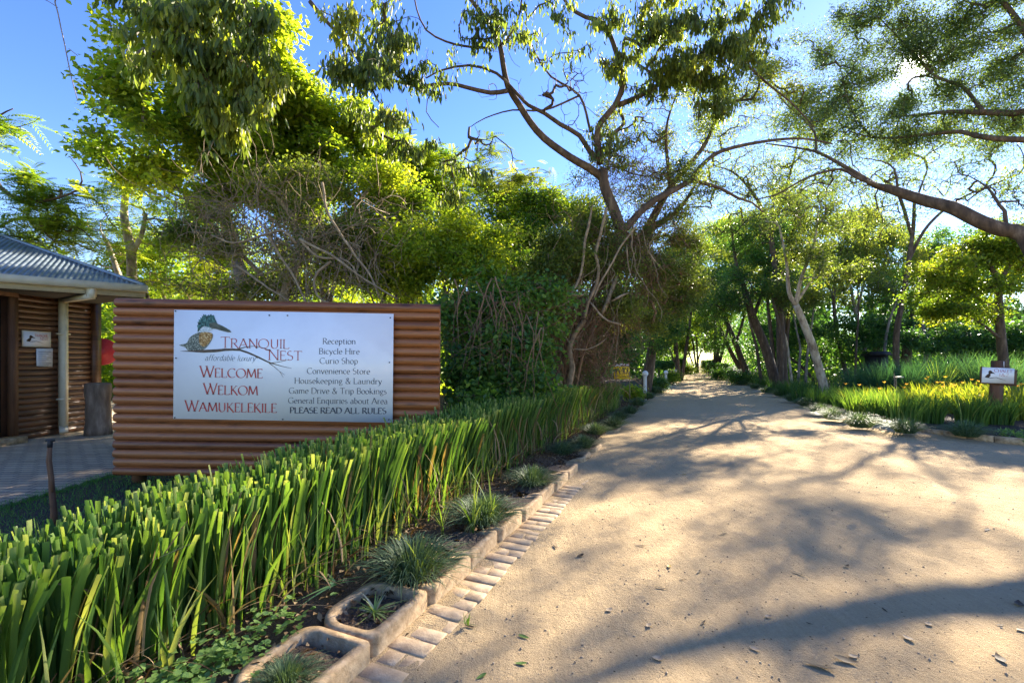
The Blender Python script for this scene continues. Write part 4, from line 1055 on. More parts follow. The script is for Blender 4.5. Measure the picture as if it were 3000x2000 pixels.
# ------------------------------------------------------------------ right bed planting
def clump_blades(cs_, n, rad, hgt_, wd, lean, tint, seed, cut=.05):
    rr = np.random.default_rng(seed); g = G()
    for (x, y, sc_) in cs_:
        a = rr.uniform(0, 2 * math.pi, n); q = rad * sc_ * rr.random(n) ** .5
        B = np.stack([x + np.cos(a) * q * .5, y + np.sin(a) * q * .5, np.full(n, .04)], 1)
        le = np.stack([np.cos(a), np.sin(a)], 1) * (lean * sc_ * rr.uniform(.2, 1.2, n))[:, None] + rr.normal(0, .04, (n, 2))
        blades(g, B, hgt_ * sc_ * rr.uniform(.65, 1.1, n), rr.uniform(wd * .7, wd * 1.3, n), le, rr.uniform(0, 3.1, n), np.maximum(.13, rr.normal(tint, .16, n)), np.full(n, cut), 4, 1.2, .5)
    return g
def gp(px, py, z=.05): Y = F * (H - z) / (py - HY); q = at(px, py, Y); return q.x, q.y
lb = ['first bright strap-leaf clump from the left, beside the shaded dark row', 'second bright strap-leaf clump, behind the big whitish tuft', 'third bright strap-leaf clump, in full sun', 'fourth bright strap-leaf clump, with dry brown leaves in it', 'fifth strap-leaf clump, standing apart just left of the chalet post', 'strap-leaf clump just right of the chalet post']
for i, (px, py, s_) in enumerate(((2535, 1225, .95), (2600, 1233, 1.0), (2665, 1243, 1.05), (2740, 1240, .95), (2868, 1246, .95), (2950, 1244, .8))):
    x, y = gp(px, py); o = thing('strap_leaf_clump', lb[i], 'plant', (x, y, .05), 'bright strap-leaf clumps at the front of the right bed')
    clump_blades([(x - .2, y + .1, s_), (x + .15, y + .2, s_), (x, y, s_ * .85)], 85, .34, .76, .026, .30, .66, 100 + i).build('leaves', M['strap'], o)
g_ = 'shaded strap-leaf plants in the row along the right edge'
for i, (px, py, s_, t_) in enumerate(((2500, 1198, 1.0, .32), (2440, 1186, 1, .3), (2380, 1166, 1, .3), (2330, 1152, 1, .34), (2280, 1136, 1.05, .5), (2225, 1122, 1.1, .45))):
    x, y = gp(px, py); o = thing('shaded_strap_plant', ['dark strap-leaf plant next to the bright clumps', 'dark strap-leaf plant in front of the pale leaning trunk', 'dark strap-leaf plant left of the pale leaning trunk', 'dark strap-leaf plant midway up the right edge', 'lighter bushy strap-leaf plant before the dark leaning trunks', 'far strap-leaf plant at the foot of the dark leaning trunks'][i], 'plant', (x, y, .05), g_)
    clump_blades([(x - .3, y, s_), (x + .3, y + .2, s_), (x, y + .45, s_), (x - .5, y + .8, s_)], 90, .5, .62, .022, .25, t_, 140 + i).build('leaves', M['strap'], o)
# yellow day lilies
def lily(x, y, s_, seed, lab):
    rr = np.random.default_rng(seed); o = thing('day_lily', lab, 'plant', (x, y, .05), 'yellow day lilies in the right bed'); n = 150
    g = G(); a = rr.uniform(0, 2 * math.pi, n); rad = rr.random(n) ** .5 * .55 * s_
    B = np.stack([x + np.cos(a) * rad, y + np.sin(a) * rad, np.full(n, .05)], 1)
    le = np.stack([np.cos(a), np.sin(a)], 1) * rr.uniform(.1, .5, n)[:, None] * s_
    blades(g, B, rr.uniform(.35, .75, n) * s_, rr.uniform(.03, .06, n), le, a + math.pi / 2 + rr.normal(0, .4, n), rr.normal(.38, .16, n), np.full(n, .06), 5, 1.6, .3); g.build('leaves', M['lily'], o)
    m = 2; P_ = np.stack([x + rr.normal(0, .4, m), y + rr.normal(0, .4, m), rr.uniform(.62, .84, m) * s_], 1)
    for p_ in P_:
        g = G(); k = 5; a = np.arange(k) * 2 * math.pi / k + rr.random(); d = np.stack([np.cos(a), np.sin(a), np.full(k, 1.1)], 1)
        leaves(g, np.repeat(p_[None], k, 0), d, np.tile([0, 0, 1.0], (k, 1)) + rnd(k, rr) * .2, .09, .035, rr.uniform(.8, 1, k))
        g.tube([(p_[0], p_[1], .1), tuple(p_)], .005, 3, False, .2)
        g.build('flower', M['lily'], o)
spots = [(2530, 1195, .9), (2600, 1196, .9), (2670, 1198, 1), (2730, 1205, 1), (2790, 1208, 1.05), (2840, 1212, 1.1), (2880, 1215, 1.1), (2700, 1186, 1.1), (2770, 1186, 1.1), (2850, 1192, 1.15), (2960, 1222, 1.1), (3010, 1228, 1.1), (2930, 1198, 1.15), (3000, 1205, 1.2)]
ll = ['farthest left day lily behind the first bright clump', 'day lily behind the second bright clump', 'day lily behind the third bright clump', 'day lily behind the fourth bright clump', 'day lily between the fourth and fifth bright clumps', 'day lily left of the fifth clump', 'day lily just left of the chalet post',
      'taller back-row day lily below the blue-green grass, leftmost', 'taller back-row day lily in the middle', 'taller back-row day lily left of the chalet sign', 'day lily low right of the chalet post', 'day lily at the right frame edge, front', 'back-row day lily under the chalet sign', 'back-row day lily at the right frame edge']
for i, (px, py, s_) in enumerate(spots): x, y = gp(px, py); lily(x, y, s_, 300 + i, 'yellow-leaved ' + ll[i])
# tall blue-green grass behind
lt = ['dark blue-green tall grass clump at the left end of the tall row', 'tall blue-green grass clump behind the garden spike', 'tall arching blue-green grass clump in the middle of the row', 'tall blue-green grass clump below the dark far trees', 'tall sunlit grass clump left of the chalet sign top', 'tall green grass clump behind the chalet sign', 'tall grass clump right of the chalet sign']
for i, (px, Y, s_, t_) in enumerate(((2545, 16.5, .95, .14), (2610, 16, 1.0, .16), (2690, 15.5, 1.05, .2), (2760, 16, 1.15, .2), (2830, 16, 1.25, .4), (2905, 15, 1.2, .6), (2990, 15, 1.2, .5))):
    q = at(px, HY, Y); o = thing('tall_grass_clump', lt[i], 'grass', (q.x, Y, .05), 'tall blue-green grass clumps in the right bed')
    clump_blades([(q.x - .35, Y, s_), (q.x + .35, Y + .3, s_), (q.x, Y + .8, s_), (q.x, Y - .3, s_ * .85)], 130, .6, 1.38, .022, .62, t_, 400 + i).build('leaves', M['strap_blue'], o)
q = ZG(1400, 520, 15.2); o = thing('bright_sword_plant', 'bright yellow-green sword-leaved plant standing out of the tall blue-green grass', 'plant', (q.x, 15.2, .05))
clump_blades([(q.x, 15.2, 1.0)], 60, .3, 1.35, .035, .35, .85, 431).build('leaves', M['strap'], o)
# undergrowth of the wood floor on the right (ground cover one cannot count)
g = G(); n = 5200; Y = r.uniform(14, 46, n); px = r.uniform(2150, 3150, n); X_ = (px - 1500) / F * Y
vv_ = CU * X_ - SU * Y; ok = vv_ > 4.5; X_, Y = X_[ok], Y[ok]; n = len(Y)
blades(g, np.stack([X_, Y, np.zeros(n)], 1), r.uniform(.25, .8, n), r.uniform(.03, .06, n), r.normal(0, .2, (n, 2)), r.uniform(0, 3.1, n), np.maximum(.13, r.normal(.5, .2, n)), np.full(n, .05), 3, 1.2, .4)
tag(g.build('undergrowth', M['strap']), 'green undergrowth of sword leaves covering the wood floor on the right', 'ground cover', kind='stuff')

# ------------------------------------------------------------------ lawn, leaf litter, small weeds
g = G(); n = 34000; x = r.uniform(-6.2, -.6, n); y = r.uniform(1.5, 5.9, n)
x = np.where(r.random(n) < .9, np.maximum(x, -4.98 + r.normal(0, .05, n)), x); vq = CU * x - SU * y
ok = (vq < -2.75) & (x > -5.12) & (np.abs(x / y) < 1.2); x, y = x[ok], y[ok]; n = len(x)
blades(g, np.stack([x, y, np.full(n, .02)], 1), r.uniform(.02, .065, n), r.uniform(.004, .008, n), r.normal(0, .022, (n, 2)), r.uniform(0, 3.1, n), r.normal(.5, .22, n) + hills(x * 2, y * 2) * .12, np.full(n, .1), 2, 1, .3)
tag(g.build('lawn', M['lawn']), 'short dark green lawn between the paved yard and the strap-leaf hedge', 'lawn', kind='stuff')
g = G(); n = 5200; u = np.concatenate([r.uniform(.2, 8, n - 1500), r.uniform(8, 15, 1500)]); v = r.uniform(-2.5, -1.62, n)
P_ = np.stack([SU * u + CU * v, CU * u - SU * v, .082 + r.random(n) * .022], 1)
d = rnd(n, r); d[:, 2] *= .3; nn = rnd(n, r) * .5; nn[:, 2] += 1
leaves(g, P_, d, nn, r.uniform(.02, .065, n), r.uniform(.012, .028, n), r.uniform(0, 1, n) ** 1.4, False, .5, .2)
tag(g.build('leaf_litter', M['dead']), 'dry brown leaf litter covering the soil between the kerb blocks and the hedge', 'leaf litter', kind='stuff')
for i, (u, lab) in enumerate(((1.44, 'dry chips and dead leaves inside the nearest kerb block'), (1.95, 'dry chips inside the spider plant block'), (6.5, 'dry chips in the lone buried block'))):
    g = G(); n = 130; q = uv(u + .02, -1.63); P_ = np.array([q.x, q.y, .083]) + np.column_stack([r.normal(0, .075, n), r.normal(0, .075, n), r.random(n) * .016]); P_[:, 2] -= .05 * (i == 2)
    d = rnd(n, r); d[:, 2] *= .3; nn = rnd(n, r) * .5; nn[:, 2] += 1
    leaves(g, P_, d, nn, r.uniform(.015, .045, n), r.uniform(.008, .02, n), r.uniform(.2, 1, n), False, .4, .2)
    tag(g.build('leaf_chips', M['dead']), lab, 'leaf litter', kind='stuff')
# thicket floor litter, behind the hedge
g = G(); n = 5000; x = r.uniform(-.8, 9, n); y = r.uniform(5.5, 20, n); vq = CU * x - SU * y; ok = vq < -2.9; x, y = x[ok], y[ok]; n = len(x)
d = rnd(n, r); d[:, 2] *= .3; nn = rnd(n, r) * .5; nn[:, 2] += 1
leaves(g, np.stack([x, y, .06 + r.random(n) * .03], 1), d, nn, r.uniform(.04, .09, n), r.uniform(.02, .04, n), r.uniform(0, .8, n), False, .4, .2)
tag(g.build('thicket_litter', M['dead']), 'dark brown leaf litter on the ground inside the thicket behind the hedge', 'leaf litter', kind='stuff')
# clover patch beside the nearest block
g = G(); n = 330; u = r.normal(1.25, .28, n); v = r.normal(-1.98, .09, n); P_ = np.stack([SU * u + CU * v, CU * u - SU * v, .09 + np.abs(r.normal(0, .05, n))], 1)
for k in range(3):
    a = r.random(n) * 6 + k * 2.09; d = np.stack([np.cos(a), np.sin(a), r.normal(.1, .2, n)], 1); nn = rnd(n, r) * .4; nn[:, 2] += 1
    leaves(g, P_, d, nn, r.uniform(.02, .042, n), r.uniform(.02, .036, n), r.normal(.5, .25, n), True, .15, .1)
tag(g.build('clover_patch', M['clover']), 'pale green round-leaved weed patch between the hedge foot and the nearest kerb block', 'weeds', kind='stuff')
def fountain(name, lab, cat, p, n, L, W, mat, seed, up=.7, tl=(0, 1), grp=None):
    rr = np.random.default_rng(seed); g = G(); a = rr.uniform(0, 2 * math.pi, n); B = np.tile(np.array(tuple(p)), (n, 1)) + rr.normal(0, .008, (n, 3)) * np.array([1, 1, 0])
    le = np.stack([np.cos(a), np.sin(a)], 1) * (L * rr.uniform(.3, 1.0, n))[:, None]
    blades(g, B, L * up * rr.uniform(.3, 1.0, n), np.full(n, W) * rr.uniform(.7, 1.2, n), le, a + math.pi / 2, rr.uniform(*tl, n), np.full(n, .05), 5, .7, .1)
    return tag(g.build(name, M[mat], None, False, tuple(p)), lab, cat, grp)
fountain('spider_plant', 'small pale striped spider plant growing in the second kerb block', 'plant', uv(2.0, -1.62, .08), 34, .20, .012, 'variegated', 5, .5)
for i, (u, v, n, L) in enumerate(((3.25, -1.66, 8, .62), (3.5, -1.62, 9, .55), (3.1, -1.85, 6, .5))):
    fountain('upright_shoot', ['tall bright yellow-green shoots at the kerb side of the second big tuft', 'tall bright shoots standing in the tuft mixed with shoots', 'bright shoots leaning at the hedge foot beside the tall shoots'][i], 'plant', uv(u, v, .08), n, L * .4, .020, 'strap', 50 + i, 2.3, (.75, .95), 'bright upright shoots by the kerb')
fountain('upright_shoot', 'single bright shoot rising out of the big mounded tuft', 'plant', uv(2.42, -1.62, .08), 3, .2, .016, 'strap', 57, 2.4, (.8, .95), 'bright upright shoots by the kerb')
fountain('fallen_strap', 'loose cut strap leaves lying crossed on the litter behind the spider plant', 'leaves', uv(2.1, -2.0, .12), 7, .34, .020, 'strap_blue', 61, .22, (.5, .9))
for i, (u, v, s_) in enumerate(((1.42, -1.19, .09), (2.2, -1.16, .06), (1.55, -.86, .04), (.95, -1.08, .05))):
    fountain('grass_weed', ['small green grass weed at the brick strip, level with the spider plant block', 'yellowish grass weed farther up the outer edge of the brick strip', 'tiny weed sprout alone in the sand', 'tiny weed at the brick strip close to the camera'][i], 'weed', uv(u, v, .02), 16, s_, .006, 'strap', 70 + i, 1.0, (.4, .8), 'grass weeds by the brick strip')

# ------------------------------------------------------------------ fallen leaves, pods and pebbles on the sand
def dryleaf(L, W, curl, seed, mat):
    g = G(); s = np.linspace(0, 1, 7); wd = np.sin(np.pi * np.clip(s, .03, 1) ** .8) * W / 2 + .001
    z = .0015 + curl * .6 * (s - .5) ** 2 * 4
    P = np.array([[(x * L - L / 2, a * w_ , zz + abs(a) * w_ * .3) for a in (-1, 0, 1)] for x, w_, zz in zip(s, wd, z)])
    g.grid(P); return g.build('fallen_leaf', mat, None, True)
M['leaf_brown'] = plain('leaf_brown', [(.3, (.035, .020, .010)), (.7, (.11, .065, .03))], 30, .7, .1)
M['leaf_yellow'] = plain('leaf_yellow', [(.3, (.28, .17, .02)), (.7, (.45, .31, .04))], 30, .6, .1)
M['leaf_pale'] = plain('leaf_pale', [(.3, (.26, .18, .10)), (.7, (.44, .34, .22))], 30, .8, .1)
M['leaf_green'] = plain('leaf_green', [(.3, (.06, .12, .02)), (.7, (.16, .24, .05))], 30, .5, .1)
protos = [(dryleaf(.075, .018, .008, 1, M['leaf_brown']), 'brown curled'), (dryleaf(.06, .028, .012, 2, M['leaf_brown']), 'brown broad'), (dryleaf(.06, .022, .006, 3, M['leaf_yellow']), 'yellow'), (dryleaf(.05, .030, .010, 4, M['leaf_pale']), 'pale dry'), (dryleaf(.065, .022, .006, 5, M['leaf_green']), 'green')]
first = {}
spec = [(1540, 1535, 0, 2.0), (1960, 1660, 2, 1.5), (1875, 1598, 0, 1.5), (1535, 1865, 4, 1.4), (2480, 1940, 1, 2.2), (2400, 1955, 0, 2.4), (1525, 1945, 4, 1.3), (1410, 1985, 4, 1.2), (2660, 1874, 3, 1.6), (2500, 1925, 3, 1.3), (2985, 1765, 1, 2.0), (2340, 1685, 0, 1.6), (1700, 1630, 1, 1.6), (2595, 1495, 0, 1.5), (2005, 1388, 2, 1.6), (2240, 1410, 0, 1.4), (1785, 1790, 3, 1.4), (2250, 1805, 3, 1.3), (1900, 1835, 3, 1.3), (1925, 1930, 3, 1.5), (2890, 1560, 0, 1.6), (2120, 1560, 0, 1.5), (2480, 1660, 1, 1.4), (1938, 1725, 0, 1.4), (2210, 1895, 3, 1.4), (2720, 1830, 3, 1.3), (2990, 1838, 3, 1.4), (2930, 1930, 1, 1.8), (1495, 1648, 2, 1.2), (1625, 1602, 0, 1.4)]
rr = np.random.default_rng(88)
for k in range(120):
    Y = rr.uniform(2.2, 16) ** 1.0; px = rr.uniform(1250, 3050); py = HY + F * H / Y; spec.append((px, py, int(rr.choice([0, 0, 0, 1, 1, 3, 2])), rr.uniform(.5, 1.2)))
for px, py, k, s_ in spec:
    Y = F * H / (py - HY); X_ = (px - 1500) / F * Y; u = SU * X_ + CU * Y; v = CU * X_ - SU * Y
    if v < -1.2 or u > 17 or (v > 3.9 and u > 10.2): continue
    o = protos[k][0] if k not in first else protos[k][0].copy()
    if k in first: sc.collection.objects.link(o)
    first[k] = 1; o.location = (X_, Y, float(road_z(np.array(u), np.array(v))) + .002); o.rotation_euler = (rr.normal(0, .07), rr.normal(0, .05), rr.uniform(0, 6.28)); o.scale = (s_ * .72,) * 3
    tag(o, protos[k][1] + ' fallen leaf lying on the sandy road', 'leaf', protos[k][1] + ' fallen leaves on the sandy road')
for k in range(5):
    if k not in first: bpy.data.objects.remove(protos[k][0])
g = G(); n = 3000; Y = 2.0 + 9 * r.random(n) ** 1.6; px = r.uniform(1100, 3100, n); X_ = (px - 1500) / F * Y; u = SU * X_ + CU * Y; v = CU * X_ - SU * Y; ok = (v > -1.2) & ((v < 3.9) | (u < 10.2)); X_, Y, u, v = X_[ok], Y[ok], u[ok], v[ok]; n = len(Y)
s_ = .002 + .0075 * r.random(n) ** 4; C_ = np.stack([X_, Y, road_z(u, v) + s_ * .3], 1)
oc = np.array([[1, 0, 0], [0, 1, 0], [-1, 0, 0], [0, -1, 0], [0, 0, .8], [0, 0, -.8]], float)
V = C_[:, None] + oc[None] * s_[:, None, None] * r.uniform(.6, 1.3, (n, 6, 1)); ft = np.array([[0, 1, 4], [1, 2, 4], [2, 3, 4], [3, 0, 4], [1, 0, 5], [2, 1, 5], [3, 2, 5], [0, 3, 5]])
g.add(V.reshape(-1, 3), (ft[None] + (np.arange(n) * 6)[:, None, None]).reshape(-1, 3))
tag(g.build('gravel', M['pebble']), 'loose small pebbles and grit scattered over the sandy road', 'gravel', kind='stuff')
# ------------------------------------------------------------------ trees
def Lm(fn, pts, r0, r1, ys):
    """a limb through photo points: pts [(x, y)], depths ys (list or pair), radii from r0 to r1"""
    n = len(pts); ys = ys if len(ys) == n else list(np.linspace(ys[0], ys[1], n))
    return [(fn(x, y, Y), r0 + (r1 - r0) * i / (n - 1)) for i, ((x, y), Y) in enumerate(zip(pts, ys))]
def vtrunk(x, y, Y, pts, r0, r1, z0=-.1):
    """a trunk rising from the ground under the photo point (x, y) (2352-wide view)"""
    b = D(x, y, Y); return [(Vector((b.x, Y, z0)), r0 * 1.25)] + [(D(a, c, Y if len(q) == 2 else q[2]), r0 + (r1 - r0) * (i + 1) / len(pts)) for i, q in enumerate(pts) for a, c in (q[:2],)]
YM = 9.6
def strings(specs, rad):
    def f(lv, wood, r):
        for fn, pts, ys, r0, r1 in specs:
            c = cr(Lm(fn, pts, r0, r1, ys), .12); c[:, :3] += r.normal(0, .006, (len(c), 3)); wood.tube(c[:, :3], c[:, 3], 5)
    return f
# --- the many-branched tree in the middle
foot = Z5(800, 1440, YM)
main = [[(Vector((foot.x, YM, -.1)), .11)] + Lm(Z5, [(820, 1400), (900, 1180), (1010, 1010), (1080, 870), (1150, 700), (1215, 520), (1290, 380), (1345, 215)], .085, .10, (YM, YM)),
        Lm(Z2, [(2190, 1470), (2130, 1300), (2080, 1180), (2062, 1060)], .12, .10, (YM, YM - .1)),
        Lm(Z2, [(2070, 1120), (1990, 1060), (1860, 985), (1700, 868), (1610, 765), (1540, 655), (1470, 540), (1440, 400), (1415, 260), (1350, 150), (1270, 40), (1180, -80)], .085, .03, (YM, 7.6)),
        Lm(Z2, [(1465, 570), (1360, 582), (1200, 545), (1100, 525), (900, 540), (780, 512), (600, 460), (450, 395)], .042, .012, (8.5, 6.9)),
        Lm(Z2, [(1415, 260), (1330, 300), (1200, 290), (1080, 260), (960, 190), (900, 60), (880, -60)], .022, .010, (8.0, 7.0)),
        Lm(Z2, [(1420, 290), (1500, 200), (1550, 60), (1560, -60)], .022, .012, (8.0, 7.6)),
        Lm(Z2, [(2060, 1010), (1990, 960), (1920, 850), (1800, 780), (1700, 710), (1600, 660), (1540, 600), (1400, 460), (1230, 410), (1060, 440), (960, 490)], .055, .012, (YM - .1, 7.8)),
        Lm(Z2, [(2050, 1030), (2030, 860), (2055, 765), (2140, 665), (2190, 540), (2180, 450), (2130, 270), (2065, 140), (1960, 110), (1850, 40), (1800, -60)], .075, .025, (YM - .1, 8.6)),
        Lm(Z2, [(2090, 960), (2120, 850), (2200, 775), (2165, 690)], .05, .03, (YM, YM + .2)),
        Lm(Z2, [(1990, 830), (1920, 600), (1740, 480), (1640, 330), (1580, 150)], .03, .01, (9.4, 8.6)),
        Lm(Z3, [(520, 1380), (330, 1130 - 60), (250, 990)], .03, .012, (9.8, 9.6))[:0] or Lm(Z2, [(1920, 600), (1700, 690), (1500, 690), (1330, 740), (1230, 800)], .022, .007, (9.2, 8.4)),
        Lm(Z2, [(2160, 660), (2260, 620), (2352, 570)], .055, .045, (9.3, 9.3)) + Lm(Z3, [(150, 470), (300, 360), (430, 330), (600, 400), (740, 520), (900, 650), (1040, 800)], .042, .012, (9.3, 9.9)),
        Lm(Z5, [(1345, 215), (1420, 150), (1500, 60), (1620, -40)], .085, .07, (YM, YM)) + Lm(Z3, [(150, 1195), (260, 1130), (330, 1040), (450, 950), (700, 890), (950, 868), (1150, 900)], .062, .018, (YM + .1, 10.4)),
        Lm(Z3, [(280, 1130), (450, 1180), (560, 1240), (650, 1270), (720, 1330)], .04, .014, (YM + .1, 10.2)),
        Lm(Z2, [(1130, 900 - 380), (1000, 560), (960, 700), (1040, 800)], .012, .006, (8.0, 7.8)),
        Lm(Z2, [(230, 10), (330, 130), (450, 260), (560, 420), (640, 600), (700, 700)], .03, .008, (6.3, 6.6)),
        Lm(Z2, [(700, 20), (700, 120), (740, 260), (790, 350), (780, 480)], .03, .012, (6.5, 6.9))]
cl = [(880, 60, 6.6, 120, 90, .7, 34, 7), (850, 190, 6.6, 100, 100, .6, 34, 7), (960, 150, 6.8, 90, 90, .6, 22, 5), (930, 290, 6.8, 110, 60, .6, 24, 6), (1050, 400, 7.6, 80, 60, .4, 14, 5), (790, 150, 6.4, 50, 70, .4, 9, 3),
      (1090, 60, 7.4, 130, 70, .7, 22, 6), (1250, 40, 7.8, 130, 60, .7, 22, 6), (1400, 60, 8.4, 120, 70, .8, 26, 7), (1560, 90, 8.6, 170, 80, 1.0, 110, 12), (1680, 60, 8.6, 120, 70, 1.0, 90, 9), (1500, 190, 9.0, 110, 70, .9, 42, 8), (1620, 190, 9.0, 130, 60, .9, 70, 9), (1420, 300, 9.4, 90, 90, .8, 20, 6)]
tree('branching_tree', 'many-branched brown tree with drooping narrow leaves rising from the thicket in the middle', 'tree', main, cl, 'leaf_olive', 'bark', 'hang', .125, 11, .10, 11, tipr=.0036, rmax=.03, wob=.10, tshift=.0, dens=3.0,
     bare=[(1250, 220, 8.6, 160, 110, .7, 150, 12), (1400, 330, 9.2, 140, 110, .7, 150, 12), (1120, 380, 8.2, 100, 80, .5, 60, 8), (1520, 260, 9.4, 110, 100, .7, 110, 9)])
# the tree's airy small-leaved right half and its mistletoe-like brown twigs
cl2 = [(1650, 180, 10.3, 130, 70, 1.0, 70, 9), (1560, 420, 10.4, 110, 50, 0.8, 70, 8), (1450, 300, 10.3, 80, 80, 0.8, 50, 7), (1790, 200, 10.4, 120, 80, 1.0, 110, 10), (1560, 300, 10.2, 110, 100, 1.0, 70, 9), (1480, 420, 10.2, 70, 60, 0.8, 40, 6), (1380, 420, 10.6, 90, 70, 0.8, 40, 6)]
fb = D(1285, 880, 10.4)
tree('small_leaved_tree', 'airy small-leaved tree with dark twiggy crown just behind the branching tree', 'tree',
     [[(Vector((fb.x, 10.4, -.1)), .13), (D(1330, 760, 10.4), .11), (D(1390, 640, 10.4), .10), (D(1465, 560, 10.4), .10), (D(1540, 430, 10.4), .07), (D(1620, 330, 10.4), .045), (D(1660, 220, 10.4), .02)],
      [(D(1490, 530, 10.4), .07), (D(1560, 480, 10.5), .05), (D(1600, 420, 10.6), .02)],
      [(D(1540, 430, 10.4), .05), (D(1530, 300, 10.3), .03), (D(1560, 200, 10.3), .015)]], cl2, 'leaf_olive', 'bark', 'fine', .062, 40, .17, 12, tipr=.0030, rmax=.03, wob=.16, tshift=.0, dens=1.45, tight=.85)

# --- vines and brown tangle round the trunk
r0_ = np.random.default_rng(31)
vs_ = [(Z5, [(1140, 0), (1110, 180), (1085, 300), (1075, 430), (1050, 560), (1000, 660), (940, 740)], (8.85, 8.65), .028, .024), (Z5, [(1250, 20), (1180, 300), (1160, 380), (1185, 480), (1170, 600), (1110, 740), (1080, 870)], (8.95, 8.95), .03, .035),
       (Z5, [(1500, 140), (1380, 290), (1300, 430), (1220, 560), (1170, 660), (1150, 720)], (8.75, 8.65), .018, .02), (Z5, [(690, 595), (800, 640), (900, 670), (1010, 690), (1110, 680)], (8.45, 8.75), .022, .02),
       (Z5, [(1120, 740), (1180, 820), (1260, 890), (1340, 915), (1350, 913)], (8.65, 8.55), .024, .018), (Z5, [(590, 890), (650, 960), (655, 1040), (620, 1140), (580, 1220), (520, 1275)], (8.45, 8.35), .028, .024), (Z5, [(650, 960), (720, 910), (780, 800), (900, 760), (960, 720)], (8.45, 8.65), .018, .015),
       (Z5, [(960, 1390), (985, 1230), (965, 1120), (1000, 1000), (1080, 880)], (9.15, 9.25), .06, .05), (Z5, [(1280, 740), (1350, 700), (1420, 670)], (8.85, 8.95), .03, .02), (Z5, [(1210, 840), (1290, 640), (1330, 540)], (9.05, 9.15), .05, .04), (Z5, [(980, 1100), (1090, 1108), (1180, 1070), (1240, 1020)], (8.65, 8.85), .012, .01),
       (Z5, [(730, 860), (745, 960), (725, 1060), (728, 1170)], (8.45, 8.45), .010, .008), (Z5, [(840, 820), (900, 960), (970, 1060), (1000, 1110)], (8.55, 8.45), .010, .008), (Z5, [(420, 1480), (470, 1380), (520, 1340), (620, 1370), (720, 1440)], (8.40, 8.40), .012, .009), (Z5, [(890, 1280), (900, 1340), (880, 1400)], (8.45, 8.45), .008, .006),
       (Z5, [(740, 1470), (760, 1280), (785, 1240)], (8.55, 8.55), .016, .012), (Z5, [(10, 640), (15, 900), (30, 1130)], (8.20, 8.20), .02, .014), (Z5, [(60, 680), (90, 860), (60, 1080)], (8.20, 8.20), .014, .010), (Z5, [(30, 760), (70, 900), (80, 1100)], (8.25, 8.20), .012, .008), (Z5, [(1400, 300), (1410, 450), (1440, 560)], (8.85, 8.85), .016, .01), (Z5, [(1560, 350), (1620, 430), (1680, 500)], (8.95, 9.05), .014, .01)]
vb = Z5(960, 1390, 9.5)
vt = thing('vine_tangle', 'pale bare looping vines wrapped round the trunk of the branching tree', 'vines', (vb.x, 9.5, 0))
g = G()
for i, (fn, pts, ys, a, b) in enumerate(vs_):
    c = cr(Lm(fn, pts, a, b, ys), .10); c[:, :3] += np.cumsum(r0_.normal(0, .004, (len(c), 3)), 0); q = np.linspace(0, 1, len(c)); g.tube(c[:, :3], np.maximum(.004, c[:, 3] * np.minimum(1, np.minimum(.25 + q * 5, .2 + (1 - q) * 5))) if i not in (1, 7) else c[:, 3], 6)
for i in range(26):
    x0, y0 = r0_.normal(1370, 60), r0_.uniform(470, 640); Y0 = r0_.uniform(8.75, 9.3); dx = r0_.normal(-25, 45); y1 = y0 + r0_.uniform(80, 260)
    pts = [(x0, y0), (x0 + dx * .2 + r0_.normal(0, 10), y0 + (y1 - y0) * .3), (x0 + dx * .6 + r0_.normal(0, 14), y0 + (y1 - y0) * .65), (x0 + dx * 1.2, y1), (x0 + dx * 1.5 + r0_.normal(0, 22), y1 + r0_.uniform(-15, 50))]
    a = r0_.uniform(.005, .011); c = cr(Lm(D, pts, a, a * .35, (Y0, Y0 + r0_.normal(0, .15))), .10); c[:, :3] += np.cumsum(r0_.normal(0, .014, (len(c), 3)), 0); g.tube(c[:, :3], c[:, 3], 5)
g.tube([Vector((vb.x, 9.5, -.1)), vb], [.08, .06], 8); g.build('vine_stems', M['vine'], vt, True)
def tangle(g, c, n, r, droop=.0, rad=(.003, .008), L=(.5, 1.3), curl=.5):
    x, y, Y, rx, ry, rz = c; o = np.array(tuple(D(x, y, Y))); k = 1.2755 / F * Y; q = rnd(n, r) * (r.random(n) ** .4)[:, None] * np.array([rx * k, rz, ry * k])
    for p in q:
        d = rnd(1, r)[0] + np.array([0, 0, -droop]); d /= np.linalg.norm(d); m = 8; st = r.uniform(*L) / m; pts = [o + p]
        for _ in range(m):
            d = d + r.normal(0, curl * .5, 3) + np.array([0, 0, -droop * .12]); d /= np.linalg.norm(d); pts.append(pts[-1] + d * st)
        P = np.array(pts); rr_ = np.linspace(r.uniform(*rad), rad[0] * .6, m + 1); g.frusta(P[:-1], P[1:], rr_[:-1], rr_[1:], 3)
g = G()
for c, n, dr in (((1350, 690, 9.6, 100, 120, .5), 480, .6), ((1280, 720, 9.5, 90, 90, .5), 320, .7), ((1440, 600, 9.6, 90, 100, .5), 300, .4), ((1400, 720, 9.9, 50, 90, .4), 200, .7), ((1330, 560, 9.6, 90, 70, .5), 160, .5), ((1220, 660, 9.4, 110, 60, .5), 220, .7), ((1340, 830, 10.5, 110, 60, .4), 320, .4), ((1450, 400, 10.0, 110, 40, .5), 260, .1), ((1500, 500, 10.0, 90, 70, .5), 200, .4), ((1380, 580, 9.7, 80, 60, .4), 160, .6)):
    tangle(g, c, n, r0_, dr)
g.build('fine_twigs', M['twig_brown'], vt)

